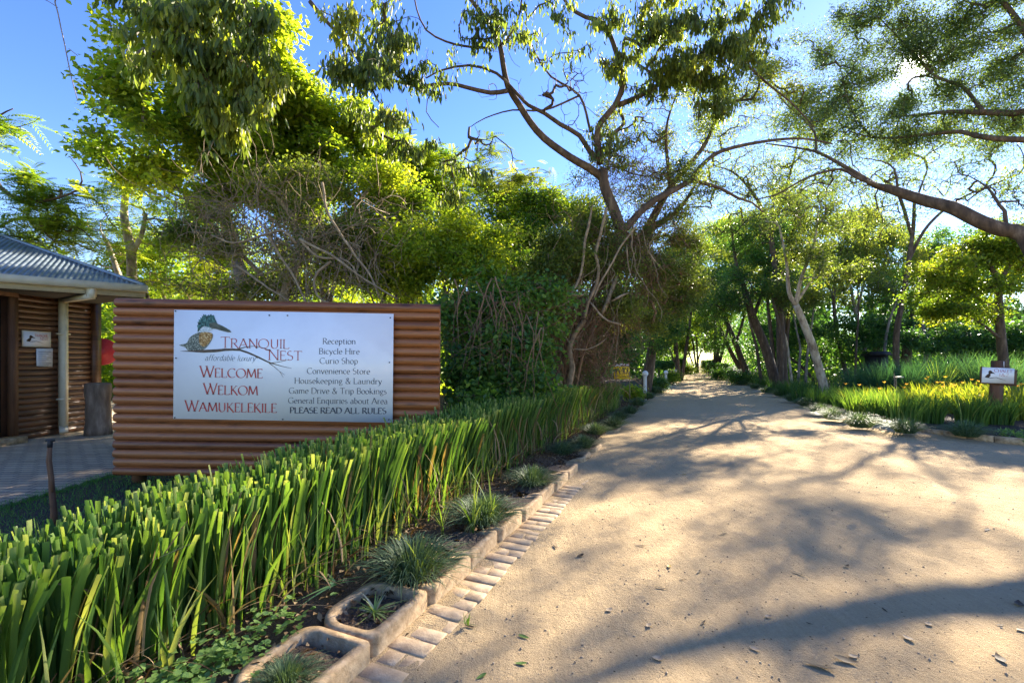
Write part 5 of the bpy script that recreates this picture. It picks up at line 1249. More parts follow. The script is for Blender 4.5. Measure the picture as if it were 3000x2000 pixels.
# --- bushes
def bush(name, label, x, y, Y, cl, leaf, kind, size, k, sp, seed, stems=5, bark='twig_brown', r_=.035, group=None, cat='bush', **kw):
    b = D(x, y, Y); rr = np.random.default_rng(seed); limbs = []
    for i in range(stems):
        c = cl[i % len(cl)]; t_ = D(c[0] + rr.normal(0, c[3] * .3), c[1] + rr.normal(0, c[4] * .3), c[2]); s_ = Vector((b.x + rr.normal(0, .12), Y + rr.normal(0, .12), -.1)) if i else Vector((b.x, Y, -.1))
        mid = s_ + (t_ - s_) * .5 + Vector(tuple(rr.normal(0, .15, 3))) - Vector(((t_.x - s_.x) * .15, 0, 0)); limbs.append([(s_, r_), (mid, r_ * .7), (t_, r_ * .25)])
    return tree(name, label, cat, limbs, cl, leaf, bark, kind, size, k, sp, seed, group, wob=.16, **kw)

# tall leafy tree at the left, with its overhanging near branches
tb = D(555, 700, 10.2)
t1 = [[(Vector((tb.x, 10.2, -.1)), .16), (D(553, 660, 10.2), .14), (D(545, 600, 10.2), .12), (D(520, 500, 10.0), .10), (D(500, 400, 9.8), .085), (D(480, 280, 9.3), .07), (D(450, 150, 8.6), .055), (D(430, 0, 8.0), .04), (D(400, -120, 7.4), .03)],
      [(D(520, 500, 10.0), .07), (D(420, 440, 9.8), .05), (D(360, 400, 9.5), .03)],
      [(D(500, 400, 9.8), .07), (D(600, 330, 10.0), .05), (D(700, 300, 10.2), .03)],
      [(D(450, 150, 8.6), .045), (D(500, 60, 7.2), .035), (D(600, -30, 6.2), .03)],
      [(D(600, 20, 6.2), .03), (D(586, 70, 6.1), .026), (D(580, 110, 6.0), .02), (D(560, 130, 5.9), .012)],
      [(D(430, 0, 8.0), .03), (D(330, 60, 6.5), .02), (D(290, 120, 6.0), .01)],
      [(D(400, -120, 7.4), .02), (D(200, -90, 5.6), .012), (D(131, -20, 5.0), .008), (D(133, 30, 5.0), .0065), (D(148, 100, 5.0), .006), (D(162, 170, 5.0), .005), (D(178, 230, 5.0), .003)],
      [(D(133, 18, 5.0), .004), (D(110, 3, 5.0), .003), (D(80, -12, 5.0), .0025)],
      [(D(158, 112, 5.0), .0025), (D(178, 128, 5.0), .0018)]]
c1 = [(430, 90, 7.6, 170, 110, 1.0, 170, 16), (520, 180, 8.6, 150, 90, 1.0, 150, 14), (320, 170, 7.4, 70, 130, .8, 100, 12), (420, 270, 9.0, 170, 90, 1.0, 190, 16), (620, 260, 9.8, 160, 110, 1.1, 220, 18), (330, 350, 9.4, 110, 70, .8, 110, 12), (500, 370, 9.6, 150, 70, .9, 130, 12), (740, 320, 10.2, 120, 100, 1.0, 170, 14), (820, 330, 10.6, 100, 70, .9, 110, 11), (700, 420, 10.0, 140, 70, .9, 120, 11), (690, 210, 9.6, 90, 80, .9, 110, 10), (770, 260, 10.2, 80, 50, .8, 90, 8), (560, 300, 9.2, 110, 70, .8, 130, 11), (470, 440, 9.4, 120, 50, .8, 90, 9), (620, 410, 9.4, 130, 60, .8, 130, 10), (850, 390, 10.2, 90, 60, .8, 100, 9), (600, 80, 8.4, 70, 70, .7, 60, 7), (540, 20, 7.6, 110, 60, .8, 80, 8)]
tree('tall_leafy_tree', 'tall bright green leafy tree rising behind the left half of the log sign', 'tree', t1, c1, 'leaf_fresh', 'bark_grey', 'broad', .12, 30, .17, 41, tipr=.0045, rmax=.03, wob=.12, dens=1.2, tight=.95, tshift=.14)
cover = [(480, 120, 5.6, 90, 120, .4, 60, 9), (540, 230, 5.7, 80, 90, .4, 44, 8), (420, 60, 5.5, 90, 70, .4, 34, 6), (350, 120, 5.6, 70, 80, .4, 22, 6), (560, 60, 5.7, 70, 80, .4, 30, 6), (520, 330, 5.9, 50, 50, .3, 12, 4), (300, 30, 5.6, 70, 40, .4, 10, 3), (620, 160, 6.0, 40, 80, .3, 10, 4)]
tree('drooping_branch_tree', 'near drooping branches with long narrow leaves hanging in front of the tall leafy tree', 'tree',
     [[(Vector((-7.3, 5.0, -.1)), .17), (Vector((-7.35, 5.1, 3.0)), .15), (Vector((-7.2, 5.3, 5.8)), .125), (Vector((-6.5, 5.4, 6.7)), .105), (D(230, -170, 5.4), .08), (D(330, -110, 5.5), .05), (D(450, -20, 5.6), .035), (D(540, 80, 5.7), .022), (D(580, 200, 5.8), .01)],
      [(D(330, -110, 5.5), .05), (D(450, -20, 5.6), .035), (D(540, 80, 5.7), .022), (D(580, 200, 5.8), .01)],
      [(D(380, -70, 5.5), .03), (D(400, 40, 5.5), .02), (D(470, 150, 5.6), .012), (D(500, 260, 5.7), .006)]], cover, 'leaf_olive', 'bark', 'hang', .145, 10, .10, 42, tipr=.003, rmax=.02, wob=.1, tshift=.12, dens=3.0)

# feathery trees behind the hut
b = D(300, 640, 11.5)
tree('forked_feathery_tree', 'feathery-leaved tree with bare forked pinkish trunk behind the hut roof', 'tree',
     [[(Vector((b.x, 11.5, -.1)), .13), (D(303, 620, 11.5), .11), (D(293, 540, 11.5), .10), (D(285, 490, 11.5), .085), (D(292, 430, 11.5), .07), (D(310, 380, 11.4), .04), (D(340, 330, 11.2), .02)],
      [(D(298, 590, 11.5), .07), (D(325, 540, 11.5), .055), (D(335, 490, 11.5), .045)], [(D(275, 640, 11.7), .07), (D(255, 580, 11.8), .055), (D(237, 540, 11.8), .04)],
      [(D(292, 430, 11.5), .05), (D(340, 415, 11.4), .04), (D(400, 390, 11.2), .02)]],
     [(400, 560, 12, 100, 80, 1, 40, 8), (350, 430, 11.2, 90, 40, .8, 26, 6), (250, 520, 12.5, 100, 60, 1, 30, 7), (420, 640, 12.3, 100, 60, 1, 30, 6), (220, 600, 13, 120, 50, 1, 34, 6)], 'leaf_fresh', 'bark_pale', 'pinn', .42, 4, .12, 43, tipr=.006, rmax=.02, tshift=.06)
b = D(-60, 700, 9.5)
tree('feathery_tree', 'feathery acacia-like tree at the far left edge reaching over the hut roof', 'tree',
     [[(Vector((b.x, 9.5, -.1)), .14), (D(-60, 600, 9.5), .10), (D(-20, 420, 9.5), .06), (D(0, 430, 9.5), .045), (D(50, 465, 9.5), .034), (D(110, 460, 9.5), .026), (D(180, 435, 9.5), .018), (D(185, 395, 9.5), .012), (D(158, 358, 9.5), .006)],
      [(D(-20, 420, 9.5), .05), (D(-30, 300, 9.4), .03), (D(0, 265, 9.4), .018), (D(30, 250, 9.4), .01)], [(D(0, 520, 9.5), .03), (D(60, 500, 9.6), .02), (D(130, 560, 9.8), .01)]],
     [(25, 270, 9.4, 50, 40, .4, 9, 4), (5, 320, 9.3, 30, 30, .4, 4, 2), (90, 430, 9.5, 110, 30, .6, 22, 6), (40, 480, 9.5, 80, 40, .6, 16, 5), (140, 470, 9.8, 90, 50, .6, 20, 6), (170, 540, 10.4, 130, 50, .8, 34, 8), (60, 540, 10, 80, 30, .8, 16, 5)], 'leaf_fresh', 'bark', 'pinn', .40, 4, .10, 44, tipr=.005, rmax=.02, tshift=.0)

# the tangled thicket above the sign
b = D(640, 800, 8.2)
def tw(lv, wood, r):
    for c, n, dr in (((640, 500, 7.6, 200, 90, .5), 380, .1), ((760, 590, 7.4, 140, 80, .4), 320, .5), ((560, 560, 7.6, 140, 80, .4), 200, .3), ((480, 470, 7.8, 110, 60, .4), 140, .1), ((860, 520, 7.7, 90, 110, .4), 200, .6)): tangle(wood, (c[0], c[1], c[2] - .2) + c[3:], int(n * .42), r, dr, (.004, .010), (.5, 1.5))
    for pts in ([(545, 610), (600, 650), (660, 690)], [(610, 520), (640, 580), (680, 640), (720, 720)], [(690, 550), (730, 590), (800, 600), (830, 650)], [(690, 550), (760, 590), (840, 650), (910, 690)], [(680, 560), (650, 530), (600, 545), (540, 560), (490, 545)], [(740, 420), (750, 480), (800, 560), (850, 630), (870, 680)], [(760, 600), (720, 640), (740, 690), (790, 700)]):
        c = cr(Lm(D, pts, .022, .011, (6.7, 6.6)), .1); c[:, :3] += np.cumsum(r.normal(0, .006, (len(c), 3)), 0); wood.tube(c[:, :3], c[:, 3], 6)
tree('twiggy_thicket', 'tangled brown twiggy thicket with bare looping branches right above the log sign', 'thicket',
     [[(Vector((b.x, 8.2, -.1)), .10), (D(650, 700, 8.2), .09), (D(690, 580, 8.2), .07), (D(660, 480, 8.2), .05), (D(600, 420, 8.2), .03)], [(D(690, 580, 8.2), .06), (D(790, 500, 8.3), .04), (D(860, 420, 8.4), .02)], [(D(650, 680, 8.2), .05), (D(560, 590, 8.3), .035), (D(470, 500, 8.4), .02)]],
     [(620, 470, 8.3, 220, 80, .8, 150, 14), (770, 560, 8.2, 170, 90, .7, 130, 12), (530, 580, 8.4, 150, 80, .7, 90, 9), (650, 650, 8.3, 240, 50, .6, 90, 9), (860, 480, 8.6, 110, 110, .7, 110, 10)], 'leaf_olive', 'vine', 'broad', .066, 34, .16, 45, tipr=.004, rmax=.02, wob=.2, extra=tw, tshift=.08, dens=1.5)
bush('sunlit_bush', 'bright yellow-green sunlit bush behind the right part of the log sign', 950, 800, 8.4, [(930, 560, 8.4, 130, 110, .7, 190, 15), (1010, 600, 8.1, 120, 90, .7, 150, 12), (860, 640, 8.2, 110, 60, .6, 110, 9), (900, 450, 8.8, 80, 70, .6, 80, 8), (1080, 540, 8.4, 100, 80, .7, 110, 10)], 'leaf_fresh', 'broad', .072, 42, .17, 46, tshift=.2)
bush('pinnate_tree', 'light feathery tree with rows of leaflets against the sky, right of the tall leafy tree', 960, 800, 12.5, [(930, 370, 12.6, 120, 50, .8, 60, 9), (990, 410, 12.4, 110, 50, .8, 56, 8), (870, 330, 12.6, 80, 40, .7, 30, 6), (1020, 460, 12.4, 90, 50, .8, 40, 6), (930, 460, 12.4, 110, 50, .8, 40, 6)], 'leaf_fresh', 'pinn', .40, 5, .14, 47, 4, 'bark', .06, cat='tree', tshift=.12)
bush('dense_green_shrub', 'dense mid-green shrub between the sunlit bush and the branching tree', 1200, 700, 14, [(1180, 530, 14.4, 120, 80, 1.1, 150, 13), (1280, 560, 14, 110, 90, 1.1, 140, 11), (1150, 630, 13.6, 120, 80, 1, 130, 11), (1250, 470, 14.4, 90, 50, 1, 80, 8), (1330, 500, 14.2, 80, 70, 1, 80, 8), (1230, 640, 10.4, 90, 60, .7, 90, 9), (1130, 680, 9.4, 90, 50, .6, 80, 8)], 'leaf_fresh', 'broad', .09, 44, .22, 48, tshift=-.04)
bush('acacia_tree', 'far feathery tree with reddish seed tips against the sky behind the dense green shrub', 1150, 700, 16, [(1140, 410, 16, 70, 50, .8, 34, 6), (1180, 460, 16, 80, 40, .8, 36, 6), (1110, 470, 16.4, 80, 50, .8, 34, 6), (1240, 430, 15, 70, 50, .8, 30, 5), (1130, 340, 16, 30, 20, .3, 6, 2)], 'leaf_olive', 'pinn', .62, 5, .18, 49, 4, 'bark', .08, cat='tree', tshift=.08, dens=1.2)
def fv(lv, wood, r):
    for i in range(26):
        x0, y0 = r.uniform(1020, 1260), r.uniform(600, 800); y1 = y0 + r.uniform(60, 220); dx = r.normal(0, 26); Y0 = r.uniform(6.7, 7.3)
        c = cr(Lm(D, [(x0, y0), (x0 + dx * .5 + r.normal(0, 8), y0 + (y1 - y0) * .4), (x0 + dx + r.normal(0, 8), min(y1, 930))], r.uniform(.005, .013), .004, (Y0, Y0)), .1); c[:, :3] += np.cumsum(r.normal(0, .012, (len(c), 3)), 0); wood.tube(c[:, :3], c[:, 3], 5)
    tangle(wood, (1130, 760, 7.25, 120, 130, .5), 120, r, .6, (.003, .008), (.4, 1.1))
bush('ferny_undergrowth', 'dark bluish leafy undergrowth hung with dry vines, right of the log sign, behind the hedge', 1100, 930, 7.4, [(1060, 850, 7.2, 70, 60, .5, 70, 10), (1130, 870, 7.2, 80, 50, .5, 70, 10), (1210, 880, 7.5, 80, 45, .5, 60, 9), (1060, 740, 7.5, 60, 70, .5, 50, 9), (1140, 780, 7.4, 70, 80, .6, 70, 10), (1220, 780, 7.8, 60, 70, .6, 44, 8), (1110, 670, 7.9, 80, 60, .6, 50, 9), (1200, 670, 8.2, 80, 60, .6, 44, 8), (1270, 740, 8.2, 60, 60, .5, 30, 6), (1110, 920, 7.0, 110, 30, .5, 50, 8)], 'leaf_dark', 'broadhex', .088, 22, .20, 50, tshift=.2, dens=1.7, tight=1.35, extra=fv)
bush('hanging_creeper', 'brownish creeper hanging over the trunk right of the vines, above the caution sign', 1290, 880, 10.4, [(1400, 590, 9.3, 90, 80, .4, 90, 10), (1310, 600, 9.1, 90, 70, .4, 100, 10), (1270, 680, 8.9, 70, 70, .4, 70, 8), (1420, 690, 9.2, 50, 50, .3, 36, 6), (1350, 520, 9.6, 80, 50, .4, 60, 7), (1500, 660, 10.2, 90, 90, .7, 150, 12), (1540, 560, 10.4, 100, 80, .8, 150, 12), (1455, 730, 10.4, 60, 60, .6, 40, 7), (1580, 640, 10.8, 80, 60, .8, 60, 9), (1440, 560, 10.6, 80, 70, .6, 80, 7)], 'leaf_olive', 'broad', .06, 40, .17, 51, tshift=.0)
# backing shade trees behind the thicket
for i, (x, y, Y, lab, cl_) in enumerate(((450, 800, 15, 'broad dark tree far behind the log sign on the left', [(400, 620, 15, 160, 90, 1.2, 130, 12), (560, 600, 15, 140, 120, 1.2, 130, 12), (480, 520, 15.5, 140, 80, 1.2, 110, 10)]),
        (760, 800, 14, 'broad dark tree far behind the middle of the log sign', [(740, 560, 14, 150, 140, 1.2, 170, 14), (880, 600, 14, 140, 110, 1.2, 150, 12), (680, 420, 14, 120, 90, 1.2, 90, 8)]),
        (1060, 800, 15, 'mid-green tree far behind the sunlit bush', [(1050, 580, 15, 160, 100, 1.2, 150, 12), (1180, 620, 14, 150, 100, 1.2, 150, 12), (1000, 500, 15.5, 110, 60, 1, 70, 7)]),
        (1340, 820, 14, 'dark tree closing the view behind the vines and trunk', [(1300, 690, 13, 150, 90, 1.2, 170, 14), (1370, 740, 13, 90, 70, 1, 150, 12), (1345, 820, 13, 60, 40, .8, 100, 8), (1260, 780, 12.5, 120, 80, .8, 150, 12), (1120, 760, 12, 110, 90, .8, 120, 10)]))):
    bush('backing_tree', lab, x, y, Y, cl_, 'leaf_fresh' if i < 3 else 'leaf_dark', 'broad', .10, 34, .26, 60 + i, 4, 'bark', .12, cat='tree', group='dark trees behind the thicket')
# --- the right-hand tree whose limb enters from the edge
lim = Lm(Z3, [(2352, 1475), (2220, 1440), (2080, 1390), (1900, 1300), (1760, 1265), (1640, 1228), (1500, 1180), (1420, 1160), (1290, 1080), (1170, 1010), (1050, 950), (920, 925), (740, 900)], .15, .020, [9.9, 10.1, 10.3, 10.6, 10.9, 11.1, 11.3, 11.5, 11.7, 11.9, 12.1, 12.3, 12.5])
lim = [(p_, r_) for (p_, _), r_ in zip(lim, [.155, .15, .145, .14, .13, .12, .10, .07, .055, .042, .034, .025, .016])]
base = Vector((11.9, 9.3, -.1))
rt = [[(base, .30), (Vector((11.7, 9.4, 1.6)), .25), (Vector((11.3, 9.6, 3.2)), .19)] + lim,
      [(Vector((11.5, 9.5, 2.6)), .22), (Vector((11.6, 9.8, 4.5)), .19), (at(3080, 430, 10.4), .15)] + Lm(Z3, [(2400, 880), (2200, 870), (2050, 850), (1950, 825), (1750, 840), (1600, 860), (1400, 860), (1250, 820)], .075, .014, (10.6, 12.2)),
      [(at(3080, 430, 10.4), .13), (at(3060, 330, 10.5), .11)] + Lm(Z3, [(2300, 710), (2080, 705), (1900, 700), (1700, 720), (1560, 730)], .08, .016, (10.8, 12.0)),
      Lm(Z3, [(2100, 705), (2050, 640), (1960, 540), (1800, 480), (1700, 380), (1560, 230), (1450, 120)], .05, .012, (11, 12.2)),
      [(at(3060, 330, 10.5), .09), (at(3030, 150, 10.6), .07), (at(2950, 20, 10.8), .05), (at(2850, -80, 11), .03)],
      Lm(Z3, [(1500, 1185), (1300, 1110), (1200, 1060), (1000, 1110), (800, 1220), (660, 1250)], .045, .012, (11.3, 12)),
      Lm(Z3, [(1560, 1180), (1540, 1060), (1460, 1010), (1330, 990)], .03, .01, (11.3, 11.6)),
      Lm(Z3, [(2240, 1440), (2230, 1320), (2190, 1270), (2320, 1260)], .045, .02, (10.2, 10.4)), Lm(Z3, [(2190, 1270), (2120, 1170), (2000, 1100)], .03, .01, (10.3, 10.8)),
      Lm(Z3, [(1050, 950), (1040, 830), (960, 740), (850, 640), (740, 500), (640, 420)], .03, .008, (12.1, 12.6)),
      Lm(Z3, [(1400, 860), (1300, 740), (1240, 600), (1200, 420)], .03, .008, (12, 12.6))]
rc = [(2092, 146, 13.2, 42, 34, .5, 8, 3), (1950, 60, 12.4, 110, 80, 1.2, 206, 16), (2060, 40, 12, 120, 60, 1.2, 206, 16), (2200, 60, 11.6, 140, 80, 1.2, 252, 19), (2330, 60, 11, 110, 80, 1.2, 184, 14), (1960, 200, 12.6, 90, 80, 1.2, 252, 17), (2010, 300, 12.4, 110, 80, 1.2, 276, 17), (2170, 210, 12, 90, 90, 1.2, 138, 14), (2290, 190, 11.4, 110, 90, 1.2, 252, 17), (2150, 330, 12, 140, 70, 1.2, 55, 19), (2300, 330, 11.2, 110, 60, 1.2, 41, 14), (1900, 400, 12.6, 110, 60, 1.0, 26, 10), (2040, 420, 12.2, 120, 50, 1.0, 21, 9), (2220, 430, 11.4, 130, 50, 1.0, 17, 9), (1830, 480, 12.8, 100, 40, 0.8, 16, 7), (2000, 500, 12.2, 120, 40, 0.8, 17, 9), (2340, 450, 10.8, 80, 60, 0.8, 11, 7), (2040, 150, 12.6, 30, 40, 0.8, 40, 5), (2150, 120, 12.6, 30, 50, 0.8, 40, 5), (2090, 70, 12.4, 60, 25, 0.8, 50, 6), (2100, 230, 12.6, 50, 25, 0.8, 50, 6), (2330, 250, 11, 50, 60, 0.8, 60, 6), (1900, 300, 12.6, 60, 60, 0.8, 90, 8), (1860, 240, 12.8, 80, 80, 1.0, 130, 11), (1820, 380, 12.8, 110, 60, 1.0, 22, 10), (1780, 480, 12.6, 110, 40, 0.9, 14, 8), (2200, 120, 12, 90, 60, 1.0, 120, 11), (2260, 290, 11.6, 100, 50, 1.0, 100, 10)]
tree('overhanging_limb_tree', 'fine-leaved tree at the right edge with a thick limb reaching in below the sun', 'tree', rt, rc, 'leaf_fine', 'bark', 'fine', .066, 30, .20, 71, tipr=.0030, rmax=.03, wob=.16, tight=1.0, dens=1.5, bare=[(2200, 420, 11.4, 150, 60, .8, 110, 12), (2050, 460, 12, 130, 60, .8, 90, 10), (2310, 460, 10.8, 90, 60, .8, 70, 8), (1900, 450, 12.5, 100, 60, .8, 60, 7)])

# --- trees of the avenue and the wood on the right
def trunk_pts(x, y, Y, pts, r0, r1):
    b = D(x, y, Y); zb = b.z; return [(Vector((b.x + (D(pts[0][0], pts[0][1], Y).x - b.x) * (-zb / max(.2, D(pts[0][0], pts[0][1], Y).z - zb)) * (1 if zb > 0 else 0), Y, -.1)), r0 * 1.2)] + [(D(a, c, Y), r0 + (r1 - r0) * i / len(pts)) for i, (a, c) in enumerate([(x, y)] + pts)]
A = []
A.append(('pale_leaning_tree', 'tree with a pale mottled trunk leaning left, on the right of the road', 'leaf_olive', 'bark_pale', 'broad', .085, 34, .2, 81,
    [trunk_pts(1890, 880, 17, [(1868, 800), (1845, 740), (1828, 700)], .155, .11), [(D(1828, 700, 17), .09), (D(1812, 670, 17), .07), (D(1806, 600, 17), .05), (D(1790, 520, 17), .03)], [(D(1828, 700, 17), .08), (D(1840, 640, 17), .06), (D(1870, 560, 17), .04), (D(1880, 480, 17), .02)], [(D(1832, 690, 17), .06), (D(1860, 650, 17.2), .04), (D(1900, 590, 17.3), .02)]],
    [(1820, 560, 17, 100, 90, 1.6, 110, 12), (1900, 580, 17, 90, 80, 1.4, 90, 10), (1780, 480, 17, 80, 60, 1.4, 60, 8), (1880, 480, 17.5, 100, 60, 1.4, 70, 8)], 0.0))
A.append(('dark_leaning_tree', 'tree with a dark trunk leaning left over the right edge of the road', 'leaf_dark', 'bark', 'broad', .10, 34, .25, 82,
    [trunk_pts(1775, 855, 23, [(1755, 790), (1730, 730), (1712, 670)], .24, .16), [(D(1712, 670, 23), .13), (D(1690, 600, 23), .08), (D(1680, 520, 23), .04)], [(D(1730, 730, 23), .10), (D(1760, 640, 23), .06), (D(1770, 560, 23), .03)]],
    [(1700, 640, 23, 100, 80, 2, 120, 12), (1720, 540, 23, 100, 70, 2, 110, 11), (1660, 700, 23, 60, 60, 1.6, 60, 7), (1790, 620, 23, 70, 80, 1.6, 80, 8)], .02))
A.append(('roadside_tree', 'leafy tree whose clustered dark trunks stand at the road edge before the far opening', 'leaf_dark', 'bark', 'broad', .12, 34, .3, 83,
    [trunk_pts(1712, 850, 34, [(1690, 790), (1670, 740), (1655, 690)], .24, .12), [(D(1700, 846, 34.6), .18), (D(1675, 800, 34.6), .14), (D(1650, 740, 34.5), .07)], [(D(1690, 790, 34), .12), (D(1710, 720, 34), .08), (D(1715, 640, 34), .04)]],
    [(1680, 720, 34, 70, 70, 2.5, 110, 11), (1650, 660, 34, 70, 70, 2.5, 100, 10), (1720, 640, 34, 70, 70, 2.5, 90, 9), (1640, 760, 33, 40, 40, 2, 50, 6)], .05))
A.append(('slender_tree', 'slender dark-trunked tree behind the pale leaning trunk', 'leaf_olive', 'bark', 'broad', .10, 34, .25, 84,
    [trunk_pts(1940, 845, 29, [(1922, 760), (1915, 690), (1918, 640)], .13, .09), [(D(1915, 690, 29), .07), (D(1900, 640, 29), .05), (D(1890, 560, 29), .03)], [(D(1918, 640, 29), .08), (D(1930, 580, 29), .05), (D(1950, 520, 29), .025)]],
    [(1920, 600, 29, 80, 80, 1.8, 100, 10), (1960, 540, 29, 90, 60, 1.8, 80, 8), (1980, 640, 29, 70, 60, 1.6, 60, 7)], .04))
A.append(('curved_trunk_tree', 'tree with a curved grey trunk in the middle of the right wood', 'leaf_olive', 'bark_grey', 'broad', .10, 34, .25, 85,
    [trunk_pts(1990, 840, 31, [(1982, 780), (1965, 720), (1955, 660)], .15, .09), [(D(1965, 720, 31), .08), (D(1985, 650, 31), .06), (D(2000, 580, 31), .03)]],
    [(1985, 620, 31, 90, 90, 1.8, 100, 10), (2050, 590, 31, 90, 70, 1.8, 90, 9), (2010, 540, 31, 90, 50, 1.6, 70, 7)], .10))
A.append(('forked_dark_tree', 'dark forked tree left of the yellow-green tree, behind the tall grass', 'leaf_dark', 'bark', 'broad', .10, 34, .25, 86,
    [trunk_pts(2082, 830, 33, [(2085, 780), (2095, 730), (2105, 680)], .33, .12), [(D(2085, 790, 33), .09), (D(2060, 740, 33), .06), (D(2035, 690, 33), .035)], [(D(2105, 680, 33), .09), (D(2130, 620, 33), .05), (D(2140, 560, 33), .03)]],
    [(2090, 650, 33, 100, 70, 1.8, 120, 12), (2040, 700, 33, 70, 50, 1.5, 70, 7), (2140, 580, 33, 100, 60, 1.8, 90, 9)], -.02))
A.append(('yellow_green_tree', 'sunlit yellow-green tree behind the chalet signpost', 'leaf_gold', 'bark', 'broad', .095, 34, .2, 87,
    [trunk_pts(2305, 835, 14.5, [(2298, 760), (2294, 700), (2292, 640)], .13, .09), [(D(2294, 720, 14.5), .07), (D(2240, 680, 14.6), .045), (D(2190, 650, 14.6), .02)], [(D(2292, 640, 14.5), .08), (D(2260, 590, 14.5), .05), (D(2230, 560, 14.5), .025)], [(D(2292, 650, 14.5), .07), (D(2330, 590, 14.5), .05), (D(2350, 530, 14.5), .03)], [(D(2300, 780, 14.5), .05), (D(2250, 740, 14.3), .03), (D(2200, 720, 14.2), .012)]],
    [(2190, 640, 14.6, 100, 60, 1.2, 100, 11), (2260, 600, 14.5, 90, 60, 1.2, 90, 9), (2330, 620, 14.5, 80, 90, 1.2, 110, 10), (2150, 690, 14.8, 60, 40, .9, 50, 6), (2300, 540, 14.6, 110, 40, 1.2, 70, 8), (2240, 710, 14.6, 90, 30, 1, 40, 5)], .02))
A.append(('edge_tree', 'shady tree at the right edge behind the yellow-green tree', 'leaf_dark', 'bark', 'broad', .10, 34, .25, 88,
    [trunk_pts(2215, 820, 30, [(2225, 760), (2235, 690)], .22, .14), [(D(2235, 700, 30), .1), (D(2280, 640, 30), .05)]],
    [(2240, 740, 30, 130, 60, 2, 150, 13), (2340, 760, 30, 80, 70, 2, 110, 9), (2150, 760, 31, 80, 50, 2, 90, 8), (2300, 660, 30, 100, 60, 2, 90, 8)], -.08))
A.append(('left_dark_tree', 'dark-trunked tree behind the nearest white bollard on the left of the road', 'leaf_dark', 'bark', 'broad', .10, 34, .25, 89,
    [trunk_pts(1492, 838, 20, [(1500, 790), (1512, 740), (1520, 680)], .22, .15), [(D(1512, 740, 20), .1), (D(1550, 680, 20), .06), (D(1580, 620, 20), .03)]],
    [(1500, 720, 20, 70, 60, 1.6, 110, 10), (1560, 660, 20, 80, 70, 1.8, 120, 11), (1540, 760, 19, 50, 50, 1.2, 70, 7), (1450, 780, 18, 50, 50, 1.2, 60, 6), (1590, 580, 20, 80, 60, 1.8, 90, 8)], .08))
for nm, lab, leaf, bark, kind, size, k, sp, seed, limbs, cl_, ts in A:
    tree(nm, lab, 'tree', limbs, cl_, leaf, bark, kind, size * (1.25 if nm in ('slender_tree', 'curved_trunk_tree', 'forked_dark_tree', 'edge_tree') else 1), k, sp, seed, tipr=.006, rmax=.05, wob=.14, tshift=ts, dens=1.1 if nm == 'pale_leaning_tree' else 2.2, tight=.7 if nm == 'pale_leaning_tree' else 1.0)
tree('airy_arching_tree', 'tall airy small-leaved tree leaning in over the road from behind the dark leaning trunk', 'tree',
     [trunk_pts(1800, 852, 22, [(1795, 760), (1785, 650), (1770, 540)], .17, .12), [(D(1770, 540, 22), .11), (D(1740, 460, 22), .08), (D(1690, 400, 22), .05), (D(1640, 380, 22), .02)], [(D(1770, 540, 22), .1), (D(1800, 450, 22), .07), (D(1830, 340, 22), .04), (D(1840, 260, 22), .02)], [(D(1800, 450, 22), .05), (D(1870, 400, 22), .03), (D(1920, 380, 22), .015)]],
     [(1650, 330, 22, 110, 70, 2.0, 80, 9), (1570, 430, 22, 90, 60, 2.0, 70, 8), (1690, 480, 22, 110, 60, 2.0, 90, 9), (1820, 260, 22, 110, 70, 2.0, 100, 10), (1800, 400, 22, 110, 60, 2.0, 90, 9), (1650, 500, 22, 120, 50, 2.0, 90, 9), (1700, 270, 22, 150, 100, 2.0, 150, 14), (1860, 330, 22, 100, 80, 2.0, 70, 8), (1660, 400, 22, 150, 70, 2.0, 110, 10), (1750, 430, 22, 150, 60, 2.0, 80, 8), (1900, 430, 22, 100, 60, 2.0, 50, 6), (1900, 400, 22, 110, 60, 2.0, 106, 10), (1830, 480, 22, 100, 40, 2.0, 65, 7), (1820, 380, 22, 110, 60, 2.0, 88, 10), (1780, 480, 22, 110, 40, 2.0, 56, 8)], 'leaf_olive', 'bark', 'fine', .11, 22, .32, 91, tipr=.006, rmax=.05, wob=.14, dens=.95, tight=1.1)
tree('tall_fine_leaved_tree', 'tall fine-leaved tree whose crown shows under the thick limb at the right', 'tree',
     [trunk_pts(2058, 838, 20, [(2060, 760), (2078, 660), (2090, 580), (2098, 520), (2100, 460)], .13, .06), [(D(2094, 540, 20), .07), (D(2060, 440, 20), .06), (D(2010, 400, 20), .03)], [(D(2086, 600, 20), .07), (D(2130, 520, 20), .06), (D(2200, 460, 20), .05), (D(2290, 420, 20), .04), (D(2340, 400, 20), .02)], [(D(2100, 470, 20), .05), (D(2130, 390, 20), .03)]],
     [(2150, 330, 20, 140, 70, 2.0, 128, 19), (2300, 330, 20, 110, 60, 2.0, 96, 14), (2040, 420, 20, 120, 50, 2.0, 50, 9), (2220, 430, 20, 130, 50, 2.0, 41, 9), (2000, 500, 20, 120, 40, 2.0, 41, 9), (2340, 450, 20, 80, 60, 2.0, 27, 7)], 'leaf_olive', 'bark', 'fine', .115, 30, .3, 92, tipr=.006, rmax=.05, wob=.14, dens=1.0, tight=1.1)
